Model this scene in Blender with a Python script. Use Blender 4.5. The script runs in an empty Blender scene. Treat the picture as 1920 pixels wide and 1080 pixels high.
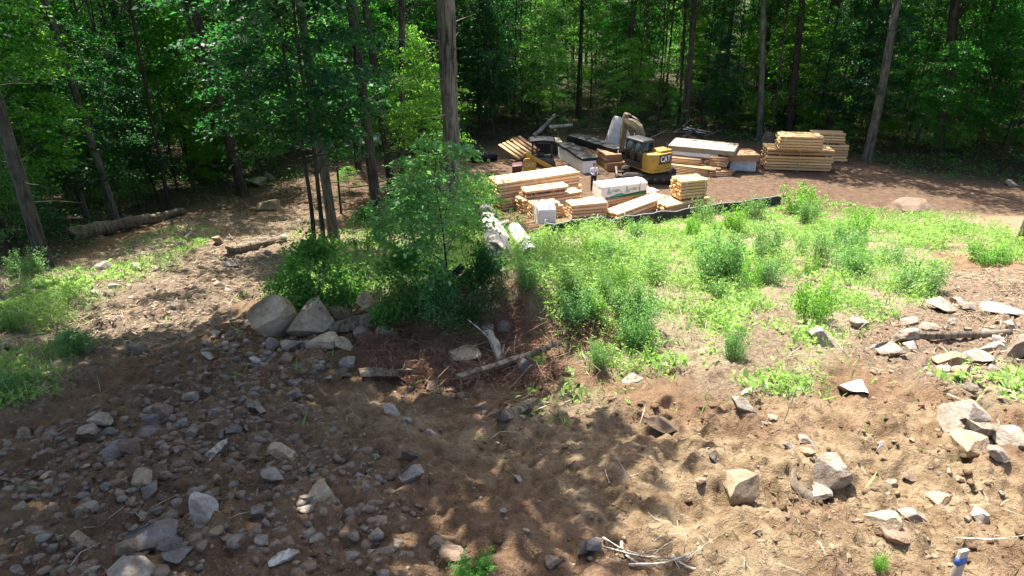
import bpy, bmesh, math, random
import numpy as np
from mathutils import Vector, Matrix

# ------------------------------------------------------------------ camera, sky, sun, exposure
sc = bpy.context.scene
COL = sc.collection
PITCH = math.radians(25.0); FPX = 1297.0; CZ = 13.0
cam_d = bpy.data.cameras.new('camera'); cam = bpy.data.objects.new('camera', cam_d); COL.objects.link(cam)
cam.location = (0, 0, CZ); cam.rotation_euler = (math.radians(90) - PITCH, 0, 0)
cam_d.sensor_width = 36.0; cam_d.lens = 36.0 * FPX / 1920.0
cam_d.clip_start = 0.05; cam_d.clip_end = 2000
sc.camera = cam

SUN_EL = math.radians(61); SUN_H = Vector((-0.42, 0.91)).normalized()   # direction towards the sun
world = bpy.data.worlds.new('World'); sc.world = world; world.use_nodes = True
wn = world.node_tree.nodes; wl = world.node_tree.links
sky = wn.new('ShaderNodeTexSky'); sky.sky_type = 'NISHITA'; sky.sun_disc = False
sky.sun_elevation = SUN_EL; sky.sun_rotation = math.atan2(SUN_H.x, SUN_H.y)
sky.air_density = 0.7; sky.dust_density = 3.0; sky.ozone_density = 0.3
bg = wn['Background']; bg.inputs['Strength'].default_value = 0.135
wl.new(sky.outputs[0], bg.inputs['Color'])
sun_d = bpy.data.lights.new('sun', 'SUN'); sun = bpy.data.objects.new('sun', sun_d); COL.objects.link(sun)
sun_d.energy = 5.0; sun_d.angle = math.radians(0.6); sun_d.color = (1.0, 0.95, 0.87)
sdir = Vector((SUN_H.x * math.cos(SUN_EL), SUN_H.y * math.cos(SUN_EL), math.sin(SUN_EL)))
sun.rotation_euler = sdir.to_track_quat('Z', 'Y').to_euler(); sun.location = sdir * 60
vs = sc.view_settings
vs.view_transform = 'Standard'; vs.look = 'None'; vs.gamma = 1.0; vs.use_curve_mapping = False
vs.exposure = 1.8
sc.render.engine = 'CYCLES'
cy = sc.cycles
cy.max_bounces = 6; cy.diffuse_bounces = 3; cy.glossy_bounces = 2; cy.transmission_bounces = 3
cy.transparent_max_bounces = 4; cy.sample_clamp_indirect = 4.0
cy.use_denoising = True

# ------------------------------------------------------------------ noise and terrain
def _hash(ix, iy, s):
    n = (ix.astype(np.int64) * 374761393 + iy.astype(np.int64) * 668265263 + s * 974634721) & 0x7fffffff
    n = ((n ^ (n >> 13)) * 1274126177) & 0x7fffffff
    n = (n ^ (n >> 16)) & 0xffffff
    return n / float(0xffffff)
def vnoise(x, y, s=0):
    x = np.asarray(x, float); y = np.asarray(y, float)
    ix = np.floor(x); iy = np.floor(y); fx = x - ix; fy = y - iy
    fx = fx * fx * (3 - 2 * fx); fy = fy * fy * (3 - 2 * fy)
    a = _hash(ix, iy, s); b = _hash(ix + 1, iy, s); c = _hash(ix, iy + 1, s); d = _hash(ix + 1, iy + 1, s)
    return (a * (1 - fx) + b * fx) * (1 - fy) + (c * (1 - fx) + d * fx) * fy - 0.5
def fbm(x, y, o=4, s=0):
    t = 0; a = 1.0
    for k in range(o):
        t = t + a * vnoise(x * 1.03 + 17.3 * k, y * 0.97 - 9.1 * k, s + k); x = np.asarray(x) * 2.03; y = np.asarray(y) * 2.03; a *= 0.5
    return t
def sstep(a, b, x):
    t = np.clip((np.asarray(x, float) - a) / (b - a), 0, 1); return t * t * (3 - 2 * t)
def h_base(x, y):
    x = np.asarray(x, float); y = np.asarray(y, float)
    slope = 8.93 - 0.24 * y
    k = 0.35
    z = np.logaddexp(0, np.clip(slope / k, -40, 40)) * k - 0.02            # soft landing on the flat yard
    z = z + 0.055 * np.maximum(y - 62, 0)                                    # the wood rises gently behind
    return z
def bump2(x, y, cx, cy_, rx, ry, a=0.0):
    c, s = math.cos(a), math.sin(a)
    u = ((x - cx) * c + (y - cy_) * s) / rx; v = (-(x - cx) * s + (y - cy_) * c) / ry
    return np.exp(-(u * u + v * v))
def height(x, y):
    x = np.asarray(x, float); y = np.asarray(y, float)
    z = h_base(x, y)
    near = 1 - sstep(30, 38, y)
    yard = sstep(34, 38, y) * (1 - sstep(52, 60, y))
    z = z + near * (0.28 * fbm(x * 0.35, y * 0.35, 3, 1) + 0.20 * fbm(x * 1.1, y * 1.1, 3, 7) + 0.09 * fbm(x * 3.7, y * 3.7, 3, 19))
    z = z + near * (1 - sstep(10, 20, y)) * (0.12 * np.abs(fbm(x * 7, y * 7, 3, 29)) + 0.19 * np.abs(fbm(x * 2.3, y * 2.3, 3, 33)) - .08)
    z = z + (1 - near) * (1 - yard) * 0.35 * fbm(x * 0.2, y * 0.2, 3, 3) + yard * (0.05 * fbm(x * .8, y * .8, 3, 5) + .03)
    # the bank of boulders and brush, and the scooped hollow below it
    z = z + 0.75 * bump2(x, y, -1.2, 13.9, 4.2, 1.1, -0.18) + 0.35 * bump2(x, y, 0.1, 13.0, 2.2, 1.0, -0.2)
    z = z + 0.45 * bump2(x, y, -.4, 13.6, 2.8, 1.3, -.1) * sstep(11.9, 12.7, y + .15 * x + .5 * vnoise(x * 1.3, y * 1.3, 77))
    z = z - 0.35 * bump2(x, y, -1.6, 10.2, 2.6, 1.3, 0.1)
    # lumps and pits dug on the right
    z = z + near * (0.34 * np.abs(fbm(x * 1.7, y * 1.7, 4, 41)) * bump2(x, y, 4.6, 7.0, 4.0, 3.2))
    soil_ = near * (1 - sstep(11, 17, y)); cl_ = vnoise(x * 6.1, y * 6.1, 61) + .5; cl2_ = vnoise(x * 13, y * 13, 63) + .5
    z = z + soil_ * (0.055 * np.clip(cl_ - .45, 0, 1) ** .6 * np.clip(.3 + 2.4 * vnoise(x * .9, y * .9, 65), 0, 1) + .022 * np.clip(cl2_ - .4, 0, 1) ** .6)
    z = z - 0.22 * bump2(x, y, 3.2, 6.05, 1.3, .35, 0.1) + 0.14 * bump2(x, y, 3.3, 6.9, 1.3, .3, .1)
    return z
CP, SP = math.cos(PITCH), math.sin(PITCH)
def ray(u, v):
    a = (u - 960) / FPX; b = -(v - 540) / FPX
    return np.array((a, CP + b * SP, -SP + b * CP))
def G(u, v, z=None):
    """point of the ground (or of the level z) seen at photo position u, v"""
    d = ray(u, v)
    if z is not None:
        t = (CZ - z) / -d[2]; return Vector((d[0] * t, d[1] * t, z))
    ts = 4 * np.exp(np.linspace(0, 3.69, 1100)) if d[2] < 0 else np.linspace(4, 160, 10)
    zz = CZ + d[2] * ts - height(d[0] * ts, d[1] * ts)
    i = int(np.argmax(zz < 0)) if (zz < 0).any() else len(ts) - 1
    i = max(i, 1)
    t0, t1 = ts[i - 1], ts[i]; a, b = zz[i - 1], zz[i]
    t = t0 + (t1 - t0) * (a / (a - b) if a != b else 0)
    return Vector((d[0] * t, d[1] * t, float(height(d[0] * t, d[1] * t))))
def at(u, v, y):
    d = ray(u, v); t = y / d[1]; return Vector((d[0] * t, y, CZ + d[2] * t))
def proj(x, y, z):
    f = y * CP - (z - CZ) * SP; up = y * SP + (z - CZ) * CP
    f = np.maximum(f, 1e-3)
    return 960 + FPX * x / f, 540 - FPX * up / f
def dist(p): return p[1] * CP - (p[2] - CZ) * SP          # distance along the line of sight
def H(x, y): return float(height(x, y))

# ------------------------------------------------------------------ materials
def new_mat(name):
    m = bpy.data.materials.new(name); m.use_nodes = True
    nt = m.node_tree; nt.nodes.clear()
    out = nt.nodes.new('ShaderNodeOutputMaterial')
    return m, nt, out
class NB:
    """small node-graph helper"""
    def __init__(s, nt): s.nt = nt
    def n(s, t, **kw):
        nd = s.nt.nodes.new(t)
        for k, v in kw.items():
            if k.startswith('i_'):
                key = k[2:]; key = int(key) if key.isdigit() else key.replace('_', ' ')
                sock = nd.inputs[key]
                if hasattr(v, 'is_output'): s.nt.links.new(v, sock)
                else: sock.default_value = v
            else: setattr(nd, k, v)
        return nd
    def link(s, a, b): s.nt.links.new(a, b)
    def noise(s, vec, scale, detail=4, rough=.55):
        nd = s.n('ShaderNodeTexNoise'); nd.inputs['Scale'].default_value = scale
        nd.inputs['Detail'].default_value = detail; nd.inputs['Roughness'].default_value = rough
        if vec is not None: s.link(vec, nd.inputs['Vector'])
        return nd.outputs[0]
    def mix(s, f, a, b, typ='MIX'):
        nd = s.n('ShaderNodeMix', data_type='RGBA', blend_type=typ)
        for sock, v in ((nd.inputs[0], f), (nd.inputs[6], a), (nd.inputs[7], b)):
            if hasattr(v, 'is_output'): s.link(v, sock)
            else: sock.default_value = v if not isinstance(v, tuple) or len(v) == 4 else (*v, 1)
        return nd.outputs[2]
    def ramp(s, v, lo, hi):
        nd = s.n('ShaderNodeMapRange'); nd.inputs[1].default_value = lo; nd.inputs[2].default_value = hi
        s.link(v, nd.inputs[0]); return nd.outputs[0]
    def math(s, op, a, b=0.0):
        nd = s.n('ShaderNodeMath', operation=op)
        for sock, v in ((nd.inputs[0], a), (nd.inputs[1], b)):
            if hasattr(v, 'is_output'): s.link(v, sock)
            else: sock.default_value = v
        return nd.outputs[0]
    def bump(s, hgt, strength, distance):
        nd = s.n('ShaderNodeBump'); nd.inputs['Strength'].default_value = strength; nd.inputs['Distance'].default_value = distance
        s.link(hgt, nd.inputs['Height']); return nd.outputs[0]
def principled(b, out, col, rough=.8, spec=.3, normal=None, metal=0.0):
    p = b.n('ShaderNodeBsdfPrincipled')
    for key, v in (('Base Color', col), ('Roughness', rough), ('Metallic', metal)):
        if hasattr(v, 'is_output'): b.link(v, p.inputs[key])
        else: p.inputs[key].default_value = v if not isinstance(v, tuple) or len(v) == 4 else (*v, 1)
    p.inputs['Specular IOR Level'].default_value = spec
    if normal is not None: b.link(normal, p.inputs['Normal'])
    b.link(p.outputs[0], out.inputs['Surface']); return p
def simple_mat(name, c1, c2=None, rough=.7, spec=.3, scale=6, bump=.3, bdist=.01, metal=0.0, vary=.0, coord='Object'):
    m, nt, out = new_mat(name); b = NB(nt)
    tc = b.n('ShaderNodeTexCoord').outputs[coord]
    f = b.ramp(b.noise(tc, scale, 6, .6), .32, .68)
    col = b.mix(f, c1, c2 or tuple(x * .7 for x in c1))
    if vary:
        r = b.n('ShaderNodeObjectInfo').outputs['Random']
        hs = b.n('ShaderNodeHueSaturation'); b.link(col, hs.inputs['Color'])
        b.link(b.math('ADD', b.math('MULTIPLY', r, vary), 1 - vary / 2), hs.inputs['Value']); col = hs.outputs[0]
    nrm = b.bump(b.noise(tc, scale * 5, 5, .6), bump, bdist)
    principled(b, out, col, rough, spec, nrm, metal); return m
def leaf_mat(name, ca, cb, ct, tfac=.42, vary=.5, rough=.5, spec=.32):
    m, nt, out = new_mat(name); b = NB(nt)
    rnd = b.n('ShaderNodeAttribute', attribute_name='rnd').outputs['Fac']
    orn = b.n('ShaderNodeObjectInfo').outputs['Random']
    col = b.mix(rnd, ca, cb)
    hs = b.n('ShaderNodeHueSaturation'); b.link(col, hs.inputs['Color'])
    b.link(b.math('ADD', b.math('MULTIPLY', orn, .05), .475), hs.inputs['Hue'])
    b.link(b.math('ADD', b.math('MULTIPLY', orn, vary), 1 - vary * .5), hs.inputs['Value'])
    p = b.n('ShaderNodeBsdfPrincipled'); b.link(hs.outputs[0], p.inputs['Base Color'])
    p.inputs['Roughness'].default_value = rough; p.inputs['Specular IOR Level'].default_value = spec
    t = b.n('ShaderNodeBsdfTranslucent'); b.link(b.mix(rnd, tuple(x * .8 for x in ct), ct), t.inputs['Color'])
    mx = b.n('ShaderNodeMixShader'); mx.inputs[0].default_value = tfac
    b.link(p.outputs[0], mx.inputs[1]); b.link(t.outputs[0], mx.inputs[2]); b.link(mx.outputs[0], out.inputs['Surface'])
    return m
def bark_mat(name, c1, c2, moss=0.0):
    m, nt, out = new_mat(name); b = NB(nt)
    tc = b.n('ShaderNodeTexCoord').outputs['Object']
    mp = b.n('ShaderNodeMapping'); mp.inputs['Scale'].default_value = (11, 11, 1.3); b.link(tc, mp.inputs['Vector'])
    n1 = b.noise(mp.outputs[0], 1.0, 6, .65)
    n2 = b.noise(tc, .9, 3)
    col = b.mix(b.ramp(n1, .40, .60), tuple(x * .7 for x in c2), c1)
    col = b.mix(b.math('MULTIPLY', b.ramp(n2, .45, .7), .5), col, tuple(min(1, x * 1.5 + .02) for x in c1))
    orn = b.n('ShaderNodeObjectInfo').outputs['Random']
    hs = b.n('ShaderNodeHueSaturation'); b.link(col, hs.inputs['Color'])
    b.link(b.math('ADD', b.math('MULTIPLY', orn, .6), .7), hs.inputs['Value'])
    principled(b, out, hs.outputs[0], .9, .2, b.bump(n1, .9, .035)); return m
def wood_mat(name, c1, c2, vary=.5):
    m, nt, out = new_mat(name); b = NB(nt)
    tc = b.n('ShaderNodeTexCoord').outputs['Object']
    oi = b.n('ShaderNodeObjectInfo')
    add = b.n('ShaderNodeVectorMath', operation='ADD'); b.link(tc, add.inputs[0]); b.link(oi.outputs['Location'], add.inputs[1])
    mp = b.n('ShaderNodeMapping'); mp.inputs['Scale'].default_value = (2.2, 26, 26); b.link(add.outputs[0], mp.inputs['Vector'])
    n1 = b.noise(mp.outputs[0], 1.0, 5, .6)
    mp2 = b.n('ShaderNodeMapping'); mp2.inputs['Scale'].default_value = (7, 7, 7); b.link(add.outputs[0], mp2.inputs['Vector'])
    vo = b.n('ShaderNodeTexVoronoi'); b.link(mp2.outputs[0], vo.inputs['Vector']); vo.inputs['Scale'].default_value = 1.0
    knot = b.ramp(vo.outputs['Distance'], .10, .22)
    col = b.mix(b.ramp(n1, .35, .65), c2, c1)
    col = b.mix(knot, tuple(x * .55 for x in c2), col)
    hs = b.n('ShaderNodeHueSaturation'); b.link(col, hs.inputs['Color'])
    b.link(b.math('ADD', b.math('MULTIPLY', oi.outputs['Random'], vary), 1 - vary * .5), hs.inputs['Value'])
    b.link(b.math('ADD', b.math('MULTIPLY', oi.outputs['Random'], .02), .49), hs.inputs['Hue'])
    principled(b, out, hs.outputs[0], .75, .2, b.bump(n1, .3, .006)); return m
def rock_mat(name, c1, c2, c3):
    m, nt, out = new_mat(name); b = NB(nt)
    tc = b.n('ShaderNodeTexCoord').outputs['Object']
    oi = b.n('ShaderNodeObjectInfo')
    add = b.n('ShaderNodeVectorMath', operation='ADD'); b.link(tc, add.inputs[0]); b.link(oi.outputs['Location'], add.inputs[1])
    v = add.outputs[0]
    n1 = b.noise(v, 1.4, 8, .65); n2 = b.noise(v, 9, 6, .7); n3 = b.noise(v, 3.1, 5, .6)
    col = b.mix(b.ramp(n1, .36, .64), c1, c2)
    col = b.mix(b.math('MULTIPLY', b.ramp(n2, .42, .72), .55), col, tuple(x * .35 for x in c1))
    col = b.mix(b.math('MULTIPLY', b.ramp(n3, .46, .64), .85), col, c3)             # soil and lichen stains
    n4 = b.noise(v, 34, 4, .7); col = b.mix(b.math('MULTIPLY', b.ramp(n4, .52, .70), .3), col, tuple(min(1, x * 1.45) for x in c2)); col = b.mix(b.math('MULTIPLY', b.ramp(n4, .46, .30), .4), col, tuple(x * .4 for x in c1))
    hs = b.n('ShaderNodeHueSaturation'); b.link(col, hs.inputs['Color'])
    b.link(b.math('ADD', b.math('MULTIPLY', oi.outputs['Random'], .6), .72), hs.inputs['Value'])
    hg = b.math('ADD', b.math('MULTIPLY', n2, .6), n1)
    principled(b, out, hs.outputs[0], .88, .25, b.bump(hg, .75, .06)); return m

M = {}
M['leaf_canopy'] = leaf_mat('canopy_leaf', (.013, .046, .009), (.030, .088, .016), (.07, .27, .022), .47)
M['leaf_young'] = leaf_mat('young_tree_leaf', (.011, .047, .010), (.028, .10, .018), (.10, .44, .03), .54)
M['leaf_cool'] = leaf_mat('cool_leaf', (.008, .036, .014), (.021, .075, .026), (.055, .28, .045), .45)
M['leaf_light'] = leaf_mat('light_leaf', (.055, .17, .028), (.11, .26, .045), (.27, .62, .05), .55)  # light green; on young trees it stands in for sunlit leaves
M['leaf_shrub'] = leaf_mat('shrub_leaf', (.028, .11, .022), (.075, .21, .045), (.13, .44, .045), .46)
M['leaf_sage'] = leaf_mat('sage_leaf', (.065, .18, .05), (.16, .30, .11), (.20, .48, .08), .48, .3)
M['leaf_weed'] = leaf_mat('weed_leaf', (.115, .245, .045), (.29, .43, .13), (.33, .58, .10), .48, .0)
M['leaf_weed2'] = leaf_mat('tall_weed_leaf', (.07, .19, .05), (.19, .34, .12), (.23, .50, .09), .45, .3)
M['leaf_under'] = leaf_mat('undergrowth_leaf', (.03, .11, .025), (.075, .20, .045), (.12, .42, .045), .46, .0)
M['bark'] = bark_mat('bark', (.060, .048, .036), (.020, .016, .012))
M['bark_grey'] = bark_mat('grey_bark', (.115, .110, .085), (.05, .047, .037))
M['bark_oak'] = bark_mat('oak_bark', (.19, .16, .125), (.045, .037, .03))
M['bark_pale'] = bark_mat('bleached_wood', (.47, .42, .35), (.24, .20, .15))
M['dead_wood'] = bark_mat('dead_wood', (.22, .175, .125), (.10, .072, .048))
M['log_wood'] = wood_mat('peeled_pine', (.70, .50, .32), (.50, .295, .14))
M['log_wood2'] = wood_mat('golden_pine', (.60, .42, .21), (.47, .29, .13))
M['board_wood'] = wood_mat('sawn_board', (.46, .29, .16), (.35, .20, .10))
M['rock_tan'] = rock_mat('tan_stone', (.30, .225, .14), (.41, .32, .21), (.20, .125, .07))
M['rock_sunlit_sand'] = rock_mat('sunlit_sandy_stone', (.40, .31, .20), (.54, .44, .31), (.27, .175, .10))  # sandy tan made paler, with sunlight on the boulders put into the colour
M['rock_grey'] = rock_mat('grey_stone', (.225, .190, .148), (.33, .285, .23), (.17, .112, .07))
M['rock_blue'] = rock_mat('slate_stone', (.165, .148, .130), (.25, .228, .205), (.15, .097, .062))
M['rock_pale'] = rock_mat('pale_stone', (.31, .27, .22), (.41, .37, .31), (.21, .15, .10))
M['rock_brown'] = rock_mat('brown_stone', (.17, .115, .078), (.25, .18, .13), (.15, .093, .06))
M['white_wrap'] = simple_mat('white_wrap', (.78, .78, .78), (.70, .70, .70), .7, .2, 3, .5, .03)
M['white_tarp'] = simple_mat('white_tarp', (.52, .52, .52), (.38, .38, .39), .55, .35, 4, .7, .05)
M['blue_wrap'] = simple_mat('bluish_wrap', (.52, .55, .60), (.40, .44, .50), .6, .25, 3.5, .7, .05)
M['black_wrap'] = simple_mat('black_wrap', (.010, .011, .013), (.020, .021, .024), .5, .15, 3, .6, .03)
M['brown_wrap'] = simple_mat('brown_board', (.30, .18, .10), (.22, .13, .07), .8, .2, 5, .3, .01)
M['grey_board'] = simple_mat('grey_board', (.31, .265, .205), (.23, .19, .145), .8, .2, 3, .3, .01)
M['green_ink'] = simple_mat('green_print', (.06, .30, .15), (.09, .36, .20), .5, .3, 8, .1, .002)
M['green_ink2'] = simple_mat('pale_green_print', (.33, .55, .43), (.28, .50, .38), .5, .3, 8, .1, .002)
M['strap'] = simple_mat('strap', (.62, .55, .42), None, .5, .4, 8, .1, .002)
M['yellow'] = simple_mat('machine_yellow', (.46, .29, .03), (.26, .17, .05), .55, .35, 1.6, .2, .006)
M['yellow_dirty'] = simple_mat('worn_yellow', (.22, .165, .075), (.13, .095, .05), .6, .35, 3, .25, .006)
M['boom_paint'] = simple_mat('grey_brown_boom_paint', (.19, .155, .10), (.10, .08, .055), .7, .3, 3, .3, .006)  # greyer and duller than the machine yellow
M['black_paint'] = simple_mat('black_paint', (.018, .018, .020), (.03, .03, .032), .45, .5, 6, .1, .003)
M['steel'] = simple_mat('dark_steel', (.07, .06, .05), (.12, .085, .06), .6, .5, 7, .3, .006, .3)
M['rubber'] = simple_mat('track_rubber', (.022, .021, .020), (.06, .05, .04), .85, .2, 9, .4, .01)
M['logo_white'] = simple_mat('logo_white', (.85, .85, .83), None, .5, .3, 8, .05, .001)
M['maroon'] = simple_mat('maroon_paint', (.09, .025, .025), (.06, .02, .02), .5, .4, 5, .2, .004)
M['silt_fabric'] = simple_mat('silt_fabric', (.012, .013, .014), (.022, .023, .024), .6, .4, 12, .4, .01)
M['silt_edge'] = simple_mat('silt_edge', (.45, .45, .43), (.30, .30, .29), .6, .3, 12, .2, .004)
M['pipe_white'] = simple_mat('white_pipe', (.55, .55, .54), (.42, .42, .40), .4, .4, 4, .2, .005)
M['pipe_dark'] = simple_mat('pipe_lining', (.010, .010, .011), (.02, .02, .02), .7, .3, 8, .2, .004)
M['blue_tape'] = simple_mat('blue_tape', (.03, .10, .35), (.04, .13, .40), .5, .4, 9, .1, .002)
M['stake'] = simple_mat('stake_wood', (.42, .40, .34), (.32, .30, .25), .8, .2, 12, .3, .004)
M['cloth_light'] = simple_mat('pale_shirt', (.50, .50, .55), (.42, .42, .47), .9, .1, 8, .4, .01)
M['cloth_dark'] = simple_mat('dark_trousers', (.012, .012, .016), (.02, .02, .024), .9, .1, 8, .4, .01)
M['skin'] = simple_mat('skin', (.30, .18, .12), (.27, .16, .105), .6, .4, 10, .1, .002)
M['hair'] = simple_mat('hair', (.02, .016, .013), None, .7, .3, 20, .3, .004)
M['car_paint'] = simple_mat('silver_paint', (.34, .35, .37), (.28, .29, .31), .3, .5, 2, .05, .002, .3)
M['twig'] = simple_mat('twig', (.20, .14, .09), (.12, .08, .05), .9, .15, 12, .3, .004, vary=.5)
M['twig_pale'] = simple_mat('pale_twig', (.48, .40, .31), (.34, .27, .20), .9, .15, 12, .3, .004)
M['roots'] = simple_mat('root_mat', (.33, .185, .125), (.18, .10, .066), .95, .1, 14, .3, .004)
M['chips'] = simple_mat('wood_chips', (.46, .37, .26), (.17, .115, .07), .9, .15, 4.3, .3, .004)
M['litter'] = simple_mat('leaf_litter', (.26, .18, .11), (.12, .08, .05), .9, .15, 5.1, .3, .004)
def glass_mat():
    m, nt, out = new_mat('tinted_glass'); b = NB(nt)
    p = principled(b, out, (.02, .03, .035), .06, .6)
    return m
M['glass'] = glass_mat()

def ground_mat():
    m, nt, out = new_mat('ground_soil'); b = NB(nt)
    tc = b.n('ShaderNodeNewGeometry').outputs['Position']
    A = lambda nm: b.n('ShaderNodeAttribute', attribute_name=nm).outputs['Fac']
    n_big = b.noise(tc, .55, 5, .6); n_mid = b.noise(tc, 2.6, 6, .65); n_fine = b.noise(tc, 14, 6, .7); n_grit = b.noise(tc, 55, 4, .7)
    brown = b.mix(b.ramp(n_mid, .34, .66), (.122, .070, .039), (.235, .147, .085))
    brown = b.mix(b.math('MULTIPLY', b.ramp(n_big, .45, .65), .5), brown, (.25, .160, .092))
    yellow = b.mix(b.ramp(n_mid, .38, .62), (.160, .104, .054), (.36, .268, .160))
    col = b.mix(b.math('MULTIPLY', A('yellow'), b.ramp(n_big, .3, .55)), brown, yellow)
    litter = b.mix(b.ramp(n_fine, .38, .62), (.090, .058, .037), (.28, .215, .15))
    col = b.mix(A('litter'), col, litter)
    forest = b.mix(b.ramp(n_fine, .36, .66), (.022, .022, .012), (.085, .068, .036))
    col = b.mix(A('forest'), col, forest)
    grass = b.mix(b.ramp(n_fine, .35, .65), (.15, .135, .075), (.36, .31, .20))
    col = b.mix(b.math('MULTIPLY', A('grass'), .75), col, grass)
    yard = b.mix(b.ramp(n_mid, .35, .65), (.070, .042, .027), (.150, .095, .060))
    col = b.mix(A('yard'), col, yard)
    col = b.mix(b.math('MULTIPLY', b.ramp(n_grit, .5, .72), .45), col, (.36, .29, .21))
    col = b.mix(b.math('MULTIPLY', b.ramp(n_fine, .56, .75), .5), col, (.06, .04, .026))
    hg = b.math('ADD', b.math('MULTIPLY', n_fine, .7), b.math('ADD', b.math('MULTIPLY', n_grit, .22), n_mid))
    principled(b, out, col, .95, .12, b.bump(hg, 1.0, .14)); return m
M['ground'] = ground_mat()

# ------------------------------------------------------------------ mesh helpers
def link(o, parent=None):
    COL.objects.link(o)
    if parent is not None: o.parent = parent
    return o
def mesh_np(name, V, F4=None, F3=None, mat=None, smooth=False, rnd=None, idx=None):
    """mesh from numpy vertices and quad/tri index arrays"""
    me = bpy.data.meshes.new(name)
    F4 = np.zeros((0, 4), np.int32) if F4 is None else np.asarray(F4, np.int32)
    F3 = np.zeros((0, 3), np.int32) if F3 is None else np.asarray(F3, np.int32)
    nl = F4.size + F3.size; npoly = len(F4) + len(F3)
    me.vertices.add(len(V)); me.vertices.foreach_set('co', np.asarray(V, np.float32).ravel())
    me.loops.add(nl); me.loops.foreach_set('vertex_index', np.concatenate((F4.ravel(), F3.ravel())).astype(np.int32))
    me.polygons.add(npoly)
    st = np.concatenate((np.arange(len(F4)) * 4, F4.size + np.arange(len(F3)) * 3)).astype(np.int32)
    me.polygons.foreach_set('loop_start', st)
    if smooth: me.polygons.foreach_set('use_smooth', np.ones(npoly, bool))
    if rnd is not None:
        a = me.attributes.new('rnd', 'FLOAT', 'FACE'); a.data.foreach_set('value', np.asarray(rnd, np.float32))
    mats = mat if isinstance(mat, (list, tuple)) else [mat]
    for m_ in mats:
        if m_ is not None: me.materials.append(m_)
    if idx is not None: me.polygons.foreach_set('material_index', np.asarray(idx, np.int32))
    me.update(calc_edges=True); me.validate(verbose=False)
    return me
def obj(name, me, parent=None, loc=(0, 0, 0), rot=(0, 0, 0), scale=(1, 1, 1)):
    o = bpy.data.objects.new(name, me); link(o, parent)
    o.location = loc; o.rotation_euler = rot; o.scale = scale
    return o
def tag(o, label, cat, group=None, kind=None):
    o['label'] = label
    if cat: o['category'] = cat
    if group: o['group'] = group
    if kind: o['kind'] = kind
    return o
def thing(name, label, cat, loc=(0, 0, 0), rz=0.0, group=None):
    o = bpy.data.objects.new(name, None); link(o); o.empty_display_size = .2
    o.location = loc; o.rotation_euler = (0, 0, rz)
    return tag(o, label, cat, group)
class MB:
    """collects shapes for one mesh"""
    def __init__(s): s.v = []; s.q = []; s.t = []; s.qi = []; s.ti = []; s.mi = 0; s.n = 0
    def add(s, V, Q=(), T=()):
        for f in Q: s.q.append([i + s.n for i in f]); s.qi.append(s.mi)
        for f in T: s.t.append([i + s.n for i in f]); s.ti.append(s.mi)
        s.v.extend([tuple(p) for p in V]); s.n += len(V); return s
    def box(s, c, d, rot=None, taper=1.0):
        """centre, full dimensions; taper scales the top"""
        P = []
        for z in (-.5, .5):
            k = taper if z > 0 else 1
            for x, y in ((-.5, -.5), (.5, -.5), (.5, .5), (-.5, .5)):
                p = Vector((x * d[0] * k, y * d[1] * k, z * d[2]))
                if rot is not None: p = rot @ p
                P.append(p + Vector(c))
        return s.add(P, [(0, 3, 2, 1), (4, 5, 6, 7), (0, 1, 5, 4), (1, 2, 6, 5), (2, 3, 7, 6), (3, 0, 4, 7)])
    def prism(s, poly, y0, y1, axis='y'):
        """outline in x,z pushed from y0 to y1"""
        n = len(poly); P = [(x, y0, z) for x, z in poly] + [(x, y1, z) for x, z in poly]
        if axis == 'z': P = [(x, z, y) for x, y, z in P]
        if axis == 'x': P = [(y, x, z) for x, y, z in P]
        Q = [(i, (i + 1) % n, n + (i + 1) % n, n + i) for i in range(n)]
        T = [(0, i + 1, i) for i in range(1, n - 1)] + [(n, n + i, n + i + 1) for i in range(1, n - 1)]
        return s.add(P, Q, T)
    def tube(s, pts, rad, sides=8, cap=True, ell=1.0):
        pts = [Vector(p) for p in pts]
        rad = rad if isinstance(rad, (list, tuple, np.ndarray)) else [rad] * len(pts)
        V = []; ref = None
        for i, p in enumerate(pts):
            d = (pts[min(i + 1, len(pts) - 1)] - pts[max(i - 1, 0)]).normalized()
            if ref is None:
                ref = Vector((0, 0, 1)) if abs(d.z) < .9 else Vector((1, 0, 0))
            a = d.cross(ref).normalized(); b = a.cross(d).normalized(); ref = b
            for k in range(sides):
                t = 2 * math.pi * k / sides
                V.append(p + a * math.cos(t) * rad[i] + b * math.sin(t) * rad[i] * ell)
        Q = []
        for i in range(len(pts) - 1):
            for k in range(sides):
                Q.append((i * sides + k, (i + 1) * sides + k, (i + 1) * sides + (k + 1) % sides, i * sides + (k + 1) % sides))
        T = []
        if cap:
            e = (len(pts) - 1) * sides
            for k in range(1, sides - 1): T.append((0, k, k + 1)); T.append((e, e + k + 1, e + k))
        return s.add(V, Q, T)
    def mesh(s, name, mat, smooth=False):
        return mesh_np(name, np.array(s.v, float), s.q or None, s.t or None, mat, smooth, None, (s.qi + s.ti) if isinstance(mat, (list, tuple)) else None)
    def build(s, name, mat, parent=None, smooth=False, loc=(0, 0, 0), rot=(0, 0, 0), bevel=0.0):
        o = obj(name, s.mesh(name, mat, smooth), parent, loc, rot)
        if bevel:
            md = o.modifiers.new('bevel', 'BEVEL'); md.width = bevel; md.segments = 2; md.limit_method = 'ANGLE'
        return o

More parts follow.
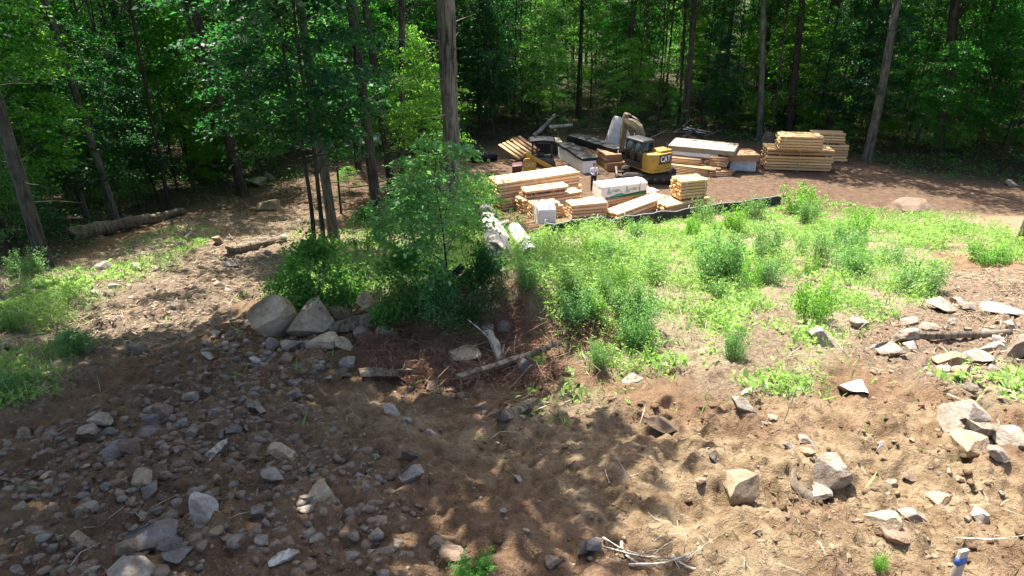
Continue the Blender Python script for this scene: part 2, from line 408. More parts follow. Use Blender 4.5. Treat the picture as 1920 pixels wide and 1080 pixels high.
# ------------------------------------------------------------------ ground
def in_poly(x, y, P):
    r = np.zeros(x.shape, bool); n = len(P); j = n - 1
    for i in range(n):
        xi, yi = P[i][0], P[i][1]; xj, yj = P[j][0], P[j][1]
        c = ((yi > y) != (yj > y)) & (x < (xj - xi) * (y - yi) / ((yj - yi) or 1e-9) + xi)
        r ^= c; j = i
    return r
def PG(*uv): return [tuple(G(u, v)[:2]) for u, v in uv]
P_WEED = PG((925, 470), (1020, 442), (1230, 417), (1470, 384), (1545, 366), (1640, 395), (1720, 440), (1760, 500), (1745, 560), (1620, 610), (1560, 680),
            (1500, 745), (1400, 745), (1300, 700), (1180, 700), (1095, 690), (1065, 610), (965, 595), (925, 560))
P_BUSHY = PG((560, 450), (700, 420), (760, 340), (860, 330), (935, 330), (930, 420), (925, 590), (860, 590), (700, 590), (560, 585), (520, 540))
P_LEFTG = PG((-60, 500), (110, 500), (180, 560), (130, 640), (110, 740), (-80, 770), (-200, 640))
P_LEFTG2 = PG((110, 500), (330, 420), (420, 430), (300, 520), (200, 560))
P_RIGHTG = PG((1560, 380), (1680, 395), (1800, 400), (1990, 410), (1990, 500), (1850, 490), (1750, 470), (1640, 430))
P_RIGHTG2 = PG((1740, 690), (1930, 640), (1990, 760), (1880, 770), (1800, 740))
P_TUFT = PG((985, 760), (1060, 720), (1160, 735), (1170, 790), (1080, 800), (1000, 795))
P_BR = PG((1330, 1045), (1480, 1030), (1560, 1090), (1330, 1100))
P_TRACKS = [PG((1385, 600), (1470, 560), (1500, 600), (1480, 690), (1380, 720)), PG((1480, 500), (1560, 470), (1600, 500), (1500, 560), (1450, 570)), PG((1270, 700), (1380, 690), (1400, 740), (1290, 745))]
P_LITTER = PG((-200, 560), (110, 510), (330, 415), (470, 355), (600, 325), (640, 360), (560, 450), (520, 540), (420, 600), (260, 660), (130, 740), (-50, 800), (-300, 720))
P_RLIT = PG((1560, 600), (1760, 510), (1990, 500), (1990, 720), (1800, 760), (1700, 720), (1600, 700))
P_YEL = PG((560, 760), (720, 730), (900, 800), (1100, 790), (1250, 800), (1500, 740), (1760, 740), (1900, 860), (1990, 1100), (1250, 1100), (1100, 960), (820, 850), (600, 830))
VL = [(-400, 600), (0, 520), (90, 500), (220, 430), (350, 395), (460, 358), (600, 322), (760, 300), (900, 284), (1050, 256), (1300, 262), (1430, 268), (1620, 300), (1700, 328), (1800, 338), (1920, 352), (2500, 400)]
def vline(u): return np.interp(u, [a for a, _ in VL], [b for _, b in VL])
def soft(x, y, P, w=.5, s=0):
    t = np.zeros(x.shape)
    for k in range(4):
        t += in_poly(x + w * 1.6 * fbm(x * .6 + 3.1 * k, y * .6, 3, 50 + s + k), y + w * 1.6 * fbm(x * .6, y * .6 + 5.7 * k, 3, 60 + s + k), P)
    return t / 4
def grass_mask(x, y):
    g = soft(x, y, P_WEED, .5, 1)
    tr = np.maximum.reduce([soft(x, y, p, .35, 5) for p in P_TRACKS])
    g = g * (1 - .85 * tr)
    for P, w in ((P_BUSHY, .8), (P_LEFTG, .9), (P_LEFTG2, .6), (P_RIGHTG, .75), (P_RIGHTG2, .5), (P_TUFT, .7), (P_BR, .4)):
        g = np.maximum(g, w * soft(x, y, P, .4, 9))
    return g
def gridded(fn, x0=-32.0, x1=38.0, y0=0.0, y1=56.0, d=.15):
    """the same ground mask, worked out once on a fine grid over the place"""
    gx = np.arange(x0, x1, d); gy = np.arange(y0, y1, d); A, Bq = np.meshgrid(gx, gy); T = fn(A.ravel(), Bq.ravel()).reshape(A.shape)
    def look(x, y):
        fx = np.clip((np.asarray(x, float) - x0) / d, 0, len(gx) - 1.001); fy = np.clip((np.asarray(y, float) - y0) / d, 0, len(gy) - 1.001)
        i = fx.astype(int); j = fy.astype(int); a = fx - i; b_ = fy - j
        return (T[j, i] * (1 - a) + T[j, i + 1] * a) * (1 - b_) + (T[j + 1, i] * (1 - a) + T[j + 1, i + 1] * a) * b_
    return look
grass_mask = gridded(grass_mask)
litter_mask = gridded(lambda x, y: np.maximum(.9 * np.maximum.reduce([soft(x, y, p_, .4, 5) for p_ in P_TRACKS]), np.maximum(soft(x, y, P_LITTER, .8, 20), .8 * soft(x, y, P_RLIT, .6, 22))))
yellow_mask = gridded(lambda x, y: soft(x, y, P_YEL, .7, 25), -12, 16, 0, 20)
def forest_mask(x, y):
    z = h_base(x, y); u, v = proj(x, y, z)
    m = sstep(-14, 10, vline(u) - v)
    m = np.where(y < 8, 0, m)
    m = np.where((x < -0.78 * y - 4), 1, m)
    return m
rows = [-30, -20, -12, -6, -2, 0, 1.5]; y = 2.5
while y < 240: rows.append(y); y += 0.026 + 0.0050 * max(y - 3, 0) + (0.012 * (y - 20) if y > 20 else 0) + (0.05 * (y - 70) if y > 70 else 0)
rows = np.array(rows)
cols = np.concatenate((np.linspace(-3.2, -.95, 60)[:-1], np.linspace(-.95, .95, 680), np.linspace(.95, 3.2, 60)[1:]))
X = cols[None, :] * (np.maximum(rows, 0)[:, None] * .92 + 4.2); Y = np.repeat(rows[:, None], len(cols), 1)
Xf, Yf = X.ravel(), Y.ravel()
Zf = height(Xf, Yf)
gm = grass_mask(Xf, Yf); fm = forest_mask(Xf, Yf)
nr, nc = X.shape
ii = np.arange(nr * nc).reshape(nr, nc)
quads = np.stack((ii[:-1, :-1], ii[:-1, 1:], ii[1:, 1:], ii[1:, :-1]), -1).reshape(-1, 4)
gme = mesh_np('ground', np.stack((Xf, Yf, Zf), 1), quads, None, M['ground'], True)
def vattr(me, nm, arr):
    a = me.attributes.new(nm, 'FLOAT', 'POINT'); a.data.foreach_set('value', np.asarray(arr, np.float32))
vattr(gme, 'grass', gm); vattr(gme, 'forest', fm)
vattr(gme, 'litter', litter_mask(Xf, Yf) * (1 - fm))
vattr(gme, 'yellow', yellow_mask(Xf, Yf))
vattr(gme, 'yard', sstep(35.5, 38.5, Yf) * (1 - fm))
ground = obj('ground', gme); ground['kind'] = 'structure'
tag(ground, 'bare brown soil slope running down to the lumber yard', None, None, 'structure')

# ------------------------------------------------------------------ the lumber yard
R = random.Random(5)
def log_profile():
    pr = [(-.080, .096), (.080, .096), (.092, .075), (.099, .040), (.0995, 0), (.099, -.040), (.088, -.075), (.066, -.096), (-.066, -.096), (-.088, -.075), (-.099, -.040), (-.0995, 0), (-.099, .040), (-.092, .075)]
    n = len(pr); V = []
    for x, k in ((0, .9), (.006, 1), (.994, 1), (1, .9)):
        V += [(x, a * k, b * k + .1) for a, b in pr]
    Q = []
    for i in range(3):
        for j in range(n): Q.append((i * n + j, i * n + (j + 1) % n, (i + 1) * n + (j + 1) % n, (i + 1) * n + j))
    T = [(0, j + 1, j) for j in range(1, n - 1)] + [(3 * n, 3 * n + j, 3 * n + j + 1) for j in range(1, n - 1)]
    return V, Q, T
V_, Q_, T_ = log_profile()
LOGM = {k: mesh_np('log', np.array(V_, float), Q_, T_, M[k]) for k in ('log_wood', 'log_wood2', 'board_wood')}
def frame_of(Luv, Ruv, z0):
    L = G(*Luv) if z0 is None else G(Luv[0], Luv[1], z0)
    Rr = G(*Ruv) if z0 is None else G(Ruv[0], Ruv[1], z0)
    return L, Rr, math.atan2(Rr.y - L.y, Rr.x - L.x), (Vector(Rr.xy) - Vector(L.xy)).length
BUN = {}
def bundle(key, label, Luv, Ruv, layers, across, z0=None, lh=.19, w=.2, mat='log_wood', spacers=True, straps=(.25, .75), jag=.04, lens=None, gap_after=None, group='log bundles in the yard'):
    L, Rr, rz, ln = frame_of(Luv, Ruv, z0)
    base = L.copy(); base.z = (min(H(L.x, L.y), H(Rr.x, Rr.y)) - .01) if z0 is None else z0
    t = thing('log_bundle', label, 'log bundle', base, rz, group)
    z = 0.0
    if spacers:
        for f in (.08, .5, .92):
            mb = MB(); mb.box((ln * f, across * w / 2, .04), (.09, across * w, .08)); mb.build('spacer', M['board_wood'], t)
        z = .082
    zb = z
    for k in range(layers):
        l_k = ln * (lens[k] if lens else 1)
        for j in range(across):
            # logs wholly inside the bundle show nowhere and are left out
            if 0 < j < across - 1 and 0 < k < layers - 1 and not lens and gap_after is None and 1 < j < across - 2: pass
            dx = R.uniform(-jag, jag); dl = R.uniform(-jag, jag)
            obj('log', LOGM[mat], t, (dx, (j + .5) * w + R.uniform(-.006, .006), z), (0, 0, R.uniform(-.003, .003)), (l_k + dl, w / .2, lh / .2 * R.uniform(.84, .89)))
        z += lh
        if gap_after == k:
            for f in (.2, .55, .9):
                mb = MB(); mb.box((ln * f, across * w / 2, z + .045), (.10, across * w, .088)); mb.build('spacer', M['board_wood'], t)
            z += .092
    for f in straps:
        mb = MB(); x = ln * f; W = across * w; th = .006
        mb.box((x, W / 2, z + th / 2 + .002), (.035, W + .02, th)); mb.box((x, -.012, (z + zb) / 2), (.035, th, z - zb)); mb.box((x, W + .012, (z + zb) / 2), (.035, th, z - zb))
        mb.build('strap', M['strap'], t)
    BUN[key] = base.z + z
    return t
def soft_box(name, dims, mat, n=14, wrinkle=.02, rnd=.06, crown=0.0, seed=0, open_bottom=False):
    """a wrapped package: rounded box, creased sheet"""
    lx, ly, lz = dims
    V = []; Q = []; key = {}
    def vid(p):
        k = (round(p[0], 4), round(p[1], 4), round(p[2], 4))
        if k not in key: key[k] = len(V); V.append(p)
        return key[k]
    for ax in range(3):
        for sgn in (-1, 1):
            for i in range(n):
                for j in range(n):
                    c = []
                    for (a, b_) in ((i, j), (i + 1, j), (i + 1, j + 1), (i, j + 1)):
                        p = [0, 0, 0]; p[ax] = sgn * .5; p[(ax + 1) % 3] = a / n - .5; p[(ax + 2) % 3] = b_ / n - .5
                        c.append(vid(tuple(p)))
                    Q.append(c if sgn > 0 else c[::-1])
    A = np.array(V)
    D = np.array(dims)
    P = A * D
    inner = np.clip(P, -(D / 2 - rnd), D / 2 - rnd)
    dlt = P - inner; ln = np.linalg.norm(dlt, axis=1, keepdims=True); ln[ln == 0] = 1
    P = inner + dlt / ln * np.minimum(ln, rnd)
    nx = fbm(P[:, 0] * 2.3 + P[:, 2] * 3, P[:, 1] * 2.3 + seed, 3, seed); ny = fbm(P[:, 0] * 2.1 + 9, P[:, 2] * 2.7 + P[:, 1] * 2 + seed, 3, seed + 4); nz = fbm(P[:, 0] * 1.9 + 5, P[:, 1] * 2.2 + seed, 3, seed + 8)
    P = P + wrinkle * 2 * np.stack((nx, ny, nz), 1)
    P[:, 2] += np.where(A[:, 2] > .45, crown * (1 - (2 * A[:, 1]) ** 2), 0)
    P[:, 2] = np.maximum(P[:, 2], -lz / 2) + lz / 2
    return mesh_np(name, P, Q, None, mat, True)

# two long bundles at the back of the row beside the bushes
bundle('a', 'lower half of the longest log stack, nearest the bushes', (941, 394), (1091, 369), 4, 8, None, spacers=False, lh=.19, straps=(.3,))
bundle('a2', 'upper half of the longest log stack with bleached top, nearest the bushes', (936, 373), (1087, 349), 5, 8, BUN['a'], spacers=False, lh=.185, straps=(.07, .42), jag=.06)
bundle('b', 'lower bundle of reddish logs jutting out behind the white wrapped block', (982, 401), (1092, 386), 5, 5, None, spacers=False, lh=.185, lens=(1, 1, 1, .97, 1), jag=.07, straps=(.3,))
bundle('b2', 'short log bundle with two boards laid loosely across its top', (988, 373), (1070, 362), 2, 5, BUN['b'], spacers=False, lh=.18, lens=(.88, 1), gap_after=0, straps=(.1, .6), jag=.08)
bundle('c', 'small log stack with stepped end, directly behind the white wrapped block', (998, 411), (1052, 407), 5, 4, None, spacers=False, lh=.18, lens=(1.22, 1.18, 1.12, 1.05, .9), jag=.03, straps=())
bundle('d', 'squarish short log stack between white wrapped block and tapered stack', (1072, 413), (1139, 409), 5, 5, None, spacers=False, lh=.19, straps=(.15, .97), jag=.02)
bundle('e', 'slanting log stack right behind the silt fence with bleached flat top', (1160, 414), (1242, 394), 4, 5, None, spacers=False, lh=.2, lens=(1, 1, 1, 1.12), jag=.06, straps=(.3,))
bundle('f', 'low log layer lying under the green printed white package', (1118, 392), (1236, 371), 3, 6, None, spacers=False, lh=.17, lens=(1, 1, 1), jag=.10, straps=())
bundle('g', 'low wide log bundle beneath the tall banded stack', (1251, 404), (1328, 392), 4, 7, None, spacers=False, lh=.19, jag=.12, mat='log_wood2', straps=(.5,))
bundle('g2', 'tall banded log stack standing on a lower bundle near the fence', (1274, 377), (1323, 372), 6, 6, BUN['g'], lh=.18, jag=.05, mat='log_wood2', straps=(.2, .92))
bundle('h', 'long log stack of seven layers with dark gap, beside the trees', (1434, 320), (1557, 324), 7, 9, None, lh=.2, gap_after=4, mat='log_wood2', straps=(.5,), jag=.05)
bundle('h2', 'shorter banded bundle resting on the seven layer stack', (1460, 283), (1540, 286), 5, 8, BUN['h'] , lh=.19, mat='log_wood2', straps=(.12,), jag=.06)
bundle('i', 'lower rear log bundle at the wood edge, mostly hidden', (1500, 303), (1586, 305), 6, 6, None, lh=.2, mat='log_wood2', straps=(), jag=.05)
bundle('i2', 'upper rear log bundle peeking out behind the banded bundle', (1522, 270), (1582, 272), 4, 6, BUN['i'], lh=.18, mat='log_wood2', straps=(.6,), jag=.05)

# loose boards laid over the short bundle
def plank(label, a, b_, w=.2, th=.05, mat='log_wood', name='plank'):
    a = Vector(a); b_ = Vector(b_); d = b_ - a; ln = d.length
    mb = MB(); mb.box((ln / 2, 0, th / 2), (ln, w, th))
    o = mb.build(name, M[mat], None, False, a, (0, -math.asin(max(-1, min(1, d.z / ln))), math.atan2(d.y, d.x)))
    return tag(o, label, 'plank')
# white package with green print
def pack(key, name, label, cat, Luv, Ruv, depth, hgt, z0, mat, wrinkle=.02, rnd=.06, crown=0.0, seed=0, n=14):
    L, Rr, rz, ln = frame_of(Luv, Ruv, z0)
    base = L.copy(); base.z = (min(H(L.x, L.y), H(Rr.x, Rr.y)) - .01) if z0 is None else z0
    t = thing(name, label, cat, base, rz, 'wrapped packages in the yard')
    obj('wrapping', soft_box('wrapping', (ln, depth, hgt), M[mat], n, wrinkle, rnd, crown, seed), t, (ln / 2, depth / 2, 0))
    BUN[key] = base.z + hgt + crown * .5
    return t, ln
t, ln = pack('w', 'wrapped_package', 'white wrapped lumber package with green printed hills and band', 'package', (1128, 375), (1213, 365), 1.25, .78, BUN['f'] + .0, 'white_wrap', .012, .05, .10, 3, 18)
yy = -.022
mb = MB(); band = [(.25, .05), (ln - .08, .05), (ln - .08, .30)]
for k in range(13):
    x = ln - .08 - (ln - .33) * k / 12; band.append((x, .20 + .10 * math.sin(k * .95 + .5) * (1 if k % 5 else .7)))
mb.prism(band, yy, yy - .004); mb.build('printed_band', M['green_ink'], t)
for cx, s_ in ((.95, .36), (2.15, .40)):
    mb = MB(); q = []
    for k in range(17):
        a = math.pi * k / 16; q.append((cx + s_ * math.cos(a), .33 + .24 * math.sin(a)))
    for k in range(17):
        a = math.pi * (16 - k) / 16; q.append((cx + (s_ - .05) * math.cos(a), .33 + .19 * math.sin(a)))
    n = len(q) // 2
    for k in range(n - 1):
        mb.prism([q[k], q[k + 1], q[len(q) - 2 - k], q[len(q) - 1 - k]], yy - .001, yy - .006)
    mb.build('printed_arch', M['green_ink2'], t)
    mb = MB(); mb.prism([(cx - .18, .42), (cx + .18, .42), (cx + .10, .47), (cx, .50), (cx - .10, .47)], yy - .006, yy - .010); mb.build('printed_roof', M['green_ink'], t)
    mb = MB(); tx = cx - .50
    for zz, ww in ((.30, .13), (.40, .11), (.50, .085), (.58, .06)): mb.prism([(tx - ww, zz), (tx + ww, zz), (tx, zz + .15)], yy - .002 - zz * .004, yy - .008 - zz * .004)
    mb.build('printed_tree', M['green_ink2'], t)
mb = MB(); mb.box((ln * .82, .6, .885), (.03, 1.2, .006)); mb.box((ln * .82, yy - .012, .55), (.03, .006, .45)); mb.build('strap', M['black_paint'], t)

t, ln = pack('blk', 'wrapped_block', 'plain white wrapped block with peaked top at the fence end', 'package', (1010, 433), (1042, 431), 1.25, 1.12, .42, 'white_wrap', .012, .03, .16, 11)
# black topped long white package pointing away, black long bundle behind it
def long_pack(key, name, label, corner, back, width, hgt, z0, mat, capmat=None, seed=0):
    F_ = G(*corner) if z0 is None else G(corner[0], corner[1], z0)
    B_ = G(*back) if z0 is None else G(back[0], back[1], z0)
    rz = math.atan2(B_.y - F_.y, B_.x - F_.x); ln = (Vector(B_.xy) - Vector(F_.xy)).length
    base = F_.copy(); base.z = H(F_.x, F_.y) - .01 if z0 is None else z0
    t = thing(name, label, 'package', base, rz, 'wrapped packages in the yard')
    obj('wrapping', soft_box('wrapping', (ln, width, hgt), M[mat], 16, .022, .05, 0, seed), t, (ln / 2, -width / 2, 0))
    if capmat:
        obj('cover', soft_box('cover', (ln + .12, width + .14, .2), M[capmat], 16, .03, .05, .03, seed + 2), t, (ln / 2, -width / 2, hgt - .06))
    BUN[key] = base.z + hgt
    return t
long_pack('lw', 'long_package', 'long white package with black plastic cover pointing into the yard', (1092, 326), (1046, 294), 1.0, .95, None, 'white_wrap', 'black_wrap', 21)
long_pack('s1', 'timber_stack', 'brown timber block stack between white package and excavator', (1139, 322), (1120, 306), 1.35, .62, None, 'brown_wrap', None, 25)
long_pack('s2', 'timber_stack', 'smaller reddish timber block on top of the brown stack', (1137, 304), (1118, 291), 1.15, .5, BUN['s1'], 'brown_wrap', None, 26)
long_pack('lb', 'long_package', 'long black wrapped bundle with pale end behind the white package', (1152, 294), (1062, 266), 1.05, .55, BUN['s2'] - .25, 'black_wrap', None, 27)
t, ln = pack('db', 'dark_crate', 'dark crate with grey cover behind the black canopy', 'crate', (1008, 292), (1052, 290), 1.4, .95, None, 'black_wrap', .01, .04, 0, 29)
obj('cover', soft_box('cover', (ln + .15, 1.55, .08), M['grey_board'], 8, .01, .02, 0, 30), t, (ln / 2, .7, .95))

# flat packages and board stacks right of the excavator
def board_stack(key, label, Luv, Ruv, rows_, z0, depth=1.1, th=.06, mat='board_wood', jag=.15, across=5):
    L, Rr, rz, ln = frame_of(Luv, Ruv, z0)
    base = L.copy(); base.z = (min(H(L.x, L.y), H(Rr.x, Rr.y)) - .01) if z0 is None else z0
    t = thing('board_stack', label, 'board stack', base, rz, 'board stacks beside the excavator')
    z = 0; w = depth / across
    for k in range(rows_):
        for j in range(across):
            mb = MB(); dl = R.uniform(-jag, jag)
            mb.box(((ln + dl) / 2, (j + .5) * w, z + th / 2), (ln + dl, w * .95, th * .92)); mb.build('board', M[mat], t)
        z += th
    BUN[key] = base.z + z
    return t
board_stack('p0', 'uneven pile of rough boards low beside the excavator rear', (1254, 322), (1335, 332), 5, None, 1.3, .11, jag=.35)
board_stack('p1', 'short shelf of boards with stepped ends under the flat packages', (1330, 332), (1372, 330), 3, None, 1.6, .12, jag=.2)
board_stack('p2', 'squared timber stack between board pile and bluish package', (1330, 312), (1362, 314), 4, .5, 1.6, .17, jag=.1)
board_stack('p3', 'upper boards with ragged end just beside the excavator counterweight', (1252, 305), (1314, 311), 4, BUN['p0'], 1.2, .1, jag=.2)
pack('wl', 'wrapped_package', 'thin long white wrapped package below the big flat panel stack', 'package', (1244, 289), (1345, 299), .9, .32, BUN['p3'] + .02, 'white_wrap', .012, .05, 0, 33)
pack('pp', 'panel_stack', 'large flat grey brown panel stack topping the heap', 'panel stack', (1252, 281), (1376, 293), 2.6, .33, BUN['wl'] + .02, 'grey_board', .006, .025, 0, 34)
pack('bw', 'wrapped_package', 'bluish white creased package on the soil beside the seven layer stack', 'package', (1366, 320), (1416, 323), 1.7, .85, None, 'blue_wrap', .05, .08, 0, 35, 18)
pack('pb', 'panel_stack', 'orange brown panel block resting on the bluish white package', 'panel stack', (1352, 302), (1424, 302), 1.9, .42, BUN['bw'], 'brown_wrap', .006, .025, 0, 36)

# draped tarp behind the excavator
def tarp():
    b0 = G(1140, 284); t = thing('tarp_cover', 'pale tarpaulin draped over a tall heap behind the excavator boom', 'tarp', b0, .1)
    n = 26; V = []; Q = []
    for i in range(n + 1):
        for j in range(n + 1):
            u, v = i / n * 2 - 1, j / n * 2 - 1
            r = max(abs(u), abs(v)); k = 1 - sstep(.35, 1, r)
            z = 2.45 * float(k) ** .75 * (1 - .30 * float(sstep(-.3, .6, u))) + .22 * math.sin(8 * math.atan2(v, u) + 1.5 * math.sin(3 * math.atan2(v, u))) * min(1, r * 1.5) * (1 - r * .5)
            wv = 1 + .1 * math.sin(7 * math.atan2(v, u) + 1) * r
            V.append((1.2 + u * 1.25 * wv, 1.0 + v * 1.0 * wv, max(0, z + .15 * float(fbm(u * 3 + 5, v * 3, 3, 70)))))
    for i in range(n):
        for j in range(n):
            a = i * (n + 1) + j; Q.append((a, a + n + 1, a + n + 2, a + 1))
    obj('sheet', mesh_np('sheet', np.array(V), Q, None, M['white_tarp'], True), t)
tarp()

# ------------------------------------------------------------------ excavator
def excavator():
    c = G(1217, 336); c.z = H(c.x, c.y)
    t = thing('excavator', 'yellow tracked excavator with CAT lettering and black cab', 'excavator', c, 0)
    # undercarriage across the view
    und = math.radians(-6)
    for s in (-1, 1):
        mb = MB(); pr = []
        Lh, Hh = 1.55, .62
        for k in range(9): a = math.pi / 2 + math.pi * k / 8; pr.append((-Lh + Hh / 2 * math.cos(a), Hh / 2 + Hh / 2 * math.sin(a)))
        for k in range(9): a = -math.pi / 2 + math.pi * k / 8; pr.append((Lh + Hh / 2 * math.cos(a), Hh / 2 + Hh / 2 * math.sin(a)))
        mb.prism(pr, s * .95 - .22, s * .95 + .22); tr = mb.build('track', M['rubber'], t, False, (0, 0, 0), (0, 0, und))
        mb = MB()
        for k in range(22):
            x = -Lh + 2 * Lh * k / 21; mb = MB(); mb.box((x, s * .95, .0125 + Hh), (.07, .42, .05)); mb.build('track_pad', M['rubber'], tr)
        for k in range(6):
            mb = MB(); x = -1.35 + .54 * k; mb.tube([(x, s * .95 - .25, .3), (x, s * .95 + .25, .3)], .19 if k in (0, 5) else .13, 14); mb.build('track_roller', M['steel'], tr)
    mb = MB(); mb.box((0, 0, .45), (1.6, 1.6, .25)); mb.tube([(0, 0, .55), (0, 0, .80)], .55, 20); mb.build('undercarriage', M['steel'], t, False, (0, 0, 0), (0, 0, und))
    # blade
    mb = MB(); mb.prism([(-2.25, .05), (-2.13, .05), (-2.08, .3), (-2.12, .55), (-2.28, .55), (-2.22, .3)], -1.1, 1.1); mb.box((-1.9, .5, .3), (.5, .12, .14)); mb.box((-1.9, -.5, .3), (.5, .12, .14))
    mb.build('dozer_blade', M['steel'], t, False, (0, 0, 0), (0, 0, und))
    # upper structure: local +x forward, left = +y
    head = math.radians(122)
    up = bpy.data.objects.new('upper_body', None); 
    mb = MB(); mb.box((.35, 0, .86), (2.3, 1.9, .12)); house = mb.build('house', M['yellow_dirty'], t, False, (0, 0, 0), (0, 0, head), .02)
    bpy.data.objects.remove(up)
    # counterweight: rounded plan
    plan = [(-.25, 1.02), (-.85, 1.0), (-1.12, .82), (-1.22, .45), (-1.24, 0), (-1.22, -.45), (-1.12, -.82), (-.85, -1.0), (-.25, -1.02)]
    mb = MB(); mb.prism([(x, y_) for x, y_ in plan], .93, 1.98, 'z'); cw = mb.build('counterweight', M['yellow'], t, False, (0, 0, 0), (0, 0, head), .06)
    mb = MB(); mb.prism([(x * 1.03, y_ * 1.03) for x, y_ in plan], .78, .925, 'z'); mb.build('skirt', M['yellow'], t, False, (0, 0, 0), (0, 0, head), .03)
    mb = MB(); mb.box((-.6, -.35, 2.06), (.95, 1.1, .16), None, .9); mb.build('hood', M['yellow'], t, False, (0, 0, 0), (0, 0, head), .03)
    mb = MB(); mb.tube([(-.7, -.7, 2.1), (-.7, -.7, 2.45)], .05, 10); mb.build('exhaust', M['black_paint'], t, False, (0, 0, 0), (0, 0, head))
    mb = MB(); mb.box((.35, -.62, 1.3), (1.3, .72, .75)); mb.build('engine_side', M['yellow_dirty'], t, False, (0, 0, 0), (0, 0, head), .03)
    for y_ in (.93, -.93):
        mb = MB(); mb.box((-.52, y_ + (.1 if y_ > 0 else -.1), 1.45), (.012, .01, .9)); mb.build('panel_seam', M['black_paint'], cw)
    # logo plate on the rear, tangent to the counterweight
    mb = MB(); mb.box((-1.245, -.08, 1.62), (.03, .98, .62)); pl = mb.build('logo_plate', M['black_paint'], t, False, (0, 0, 0), (0, 0, head), .02)
    fc = bpy.data.curves.new('lettering', 'FONT'); fc.body = 'CAT'; fc.size = .52; fc.align_x = 'CENTER'; fc.align_y = 'CENTER'; fc.extrude = .006; fc.offset = .012
    fo = bpy.data.objects.new('lettering_source', fc); COL.objects.link(fo); bpy.context.view_layer.update()
    dg = bpy.context.evaluated_depsgraph_get(); lm = bpy.data.meshes.new_from_object(fo.evaluated_get(dg)); bpy.data.objects.remove(fo)
    lm.materials.clear(); lm.materials.append(M['logo_white']); lm.name = 'lettering'
    lo = obj('lettering', lm, pl, (-1.272, -.08, 1.63)); lo.rotation_euler = (math.radians(90), 0, math.radians(-90)); lo.scale = (.82, 1.0, 1)
    mb = MB(); mb.prism([(-.105, -.20), (.105, -.20), (0, -.03)], 0, .012); tri = mb.build('logo_triangle', M['yellow'], pl, False, (-1.276, -.08, 1.60), (0, 0, math.radians(-90)))
    # cab on the left side
    x0, x1, y0, y1, z0, z1 = -.18, 1.35, .05, 1.0, .93, 2.62
    mb = MB()
    for x, y_ in ((x0, y0), (x0, y1), (x1, y0), (x1, y1), (.55, y1)):
        mb.box((x, y_, (z0 + z1) / 2), (.09, .09, z1 - z0))
    for y_ in (y0, y1):
        mb.box(((x0 + x1) / 2, y_, z0 + .18), (x1 - x0, .07, .36)); mb.box(((x0 + x1) / 2, y_, z1 - .04), (x1 - x0, .08, .08))
    for x in (x0, x1):
        mb.box((x, (y0 + y1) / 2, z0 + .25), (.07, y1 - y0, .5)); mb.box((x, (y0 + y1) / 2, z1 - .04), (.08, y1 - y0, .08))
    cab = mb.build('cab', M['black_paint'], t, False, (0, 0, 0), (0, 0, head), .012)
    mb = MB(); mb.box(((x0 + x1) / 2, (y0 + y1) / 2, z1 + .05), (x1 - x0 + .22, y1 - y0 + .16, .11), None, .9); mb.build('cab_roof', M['black_paint'], cab, bevel=.03)
    for nm, cc, dd in (('window', ((x0 + .55) / 2, y1, 1.95), (.60, .012, 1.2)), ('window', (.95, y1, 1.95), (.68, .012, 1.2)), ('window', (x0, .52, 2.0), (.012, .82, 1.1)), ('window', (x1, .52, 1.95), (.012, .82, 1.2)), ('window', (.58, y0, 1.95), (1.4, .012, 1.2))):
        mb = MB(); mb.box(cc, dd); mb.build(nm, M['glass'], cab)
    mb = MB(); mb.box((.35, .5, 1.35), (.5, .5, .12)); mb.box((.1, .5, 1.75), (.12, .48, .75)); mb.build('seat', M['black_paint'], cab, bevel=.03)
    # boom, stick, cylinders, bucket
    yb = -.28
    def plate(name, pts, half, mat, par=t):
        mb = MB(); mb.prism(pts, yb - half, yb + half); return mb.build(name, M[mat], par, False, (0, 0, 0), (0, 0, head) if par is t else (0, 0, 0), .02)
    bpts_up = [(1.0, 1.15), (1.0, 1.9), (1.15, 2.7), (1.5, 3.3), (2.1, 3.52), (3.1, 3.55)]
    bpts_lo = [(3.1, 3.25), (2.2, 3.15), (1.75, 2.85), (1.5, 2.4), (1.38, 1.9), (1.35, 1.15)]
    boom = plate('boom', bpts_up + bpts_lo, .14, 'boom_paint')
    stick = plate('stick', [(2.85, 3.80), (3.15, 3.88), (3.36, 3.45), (3.45, 1.5), (3.30, 1.2), (3.12, 1.5), (2.98, 3.2)], .12, 'boom_paint')
    for nm, a, b_, r_ in (('boom_cylinder', (1.5, 1.25), (1.85, 2.75), .07), ('stick_cylinder', (1.7, 3.55), (2.88, 3.86), .06), ('bucket_cylinder', (3.42, 3.3), (3.60, 1.65), .055)):
        mb = MB(); A_ = Vector((a[0], yb, a[1])); B_ = Vector((b_[0], yb, b_[1])); mid = A_ + (B_ - A_) * .6
        for dy in ((-.2, .2) if nm == 'boom_cylinder' else (0,)):
            o_ = Vector((0, dy, 0)); mb.tube([A_ + o_, mid + o_], r_, 10); mb.tube([mid + o_, B_ + o_], r_ * .55, 10)
        mb.build(nm, M['steel'], t, True, (0, 0, 0), (0, 0, head))
    bk = [(3.20, 1.95), (3.45, 2.05), (3.62, 1.75), (3.58, 1.25), (3.30, .82), (2.95, .70), (2.72, .78), (2.95, .88), (3.2, 1.05), (3.38, 1.4), (3.38, 1.65), (3.28, 1.75)]
    bk = [(a_, b__ - .62) for a_, b__ in bk]
    mb = MB(); mb.prism(bk, yb - .38, yb + .38)
    for s in (-.38, .37): mb.prism([(3.2, 1.33), (3.55, 1.08), (3.5, .63), (3.2, .23), (2.75, .16), (2.95, .68)], yb + s, yb + s + .012)
    b_o = mb.build('bucket', M['steel'], t, False, (0, 0, 0), (0, 0, head))
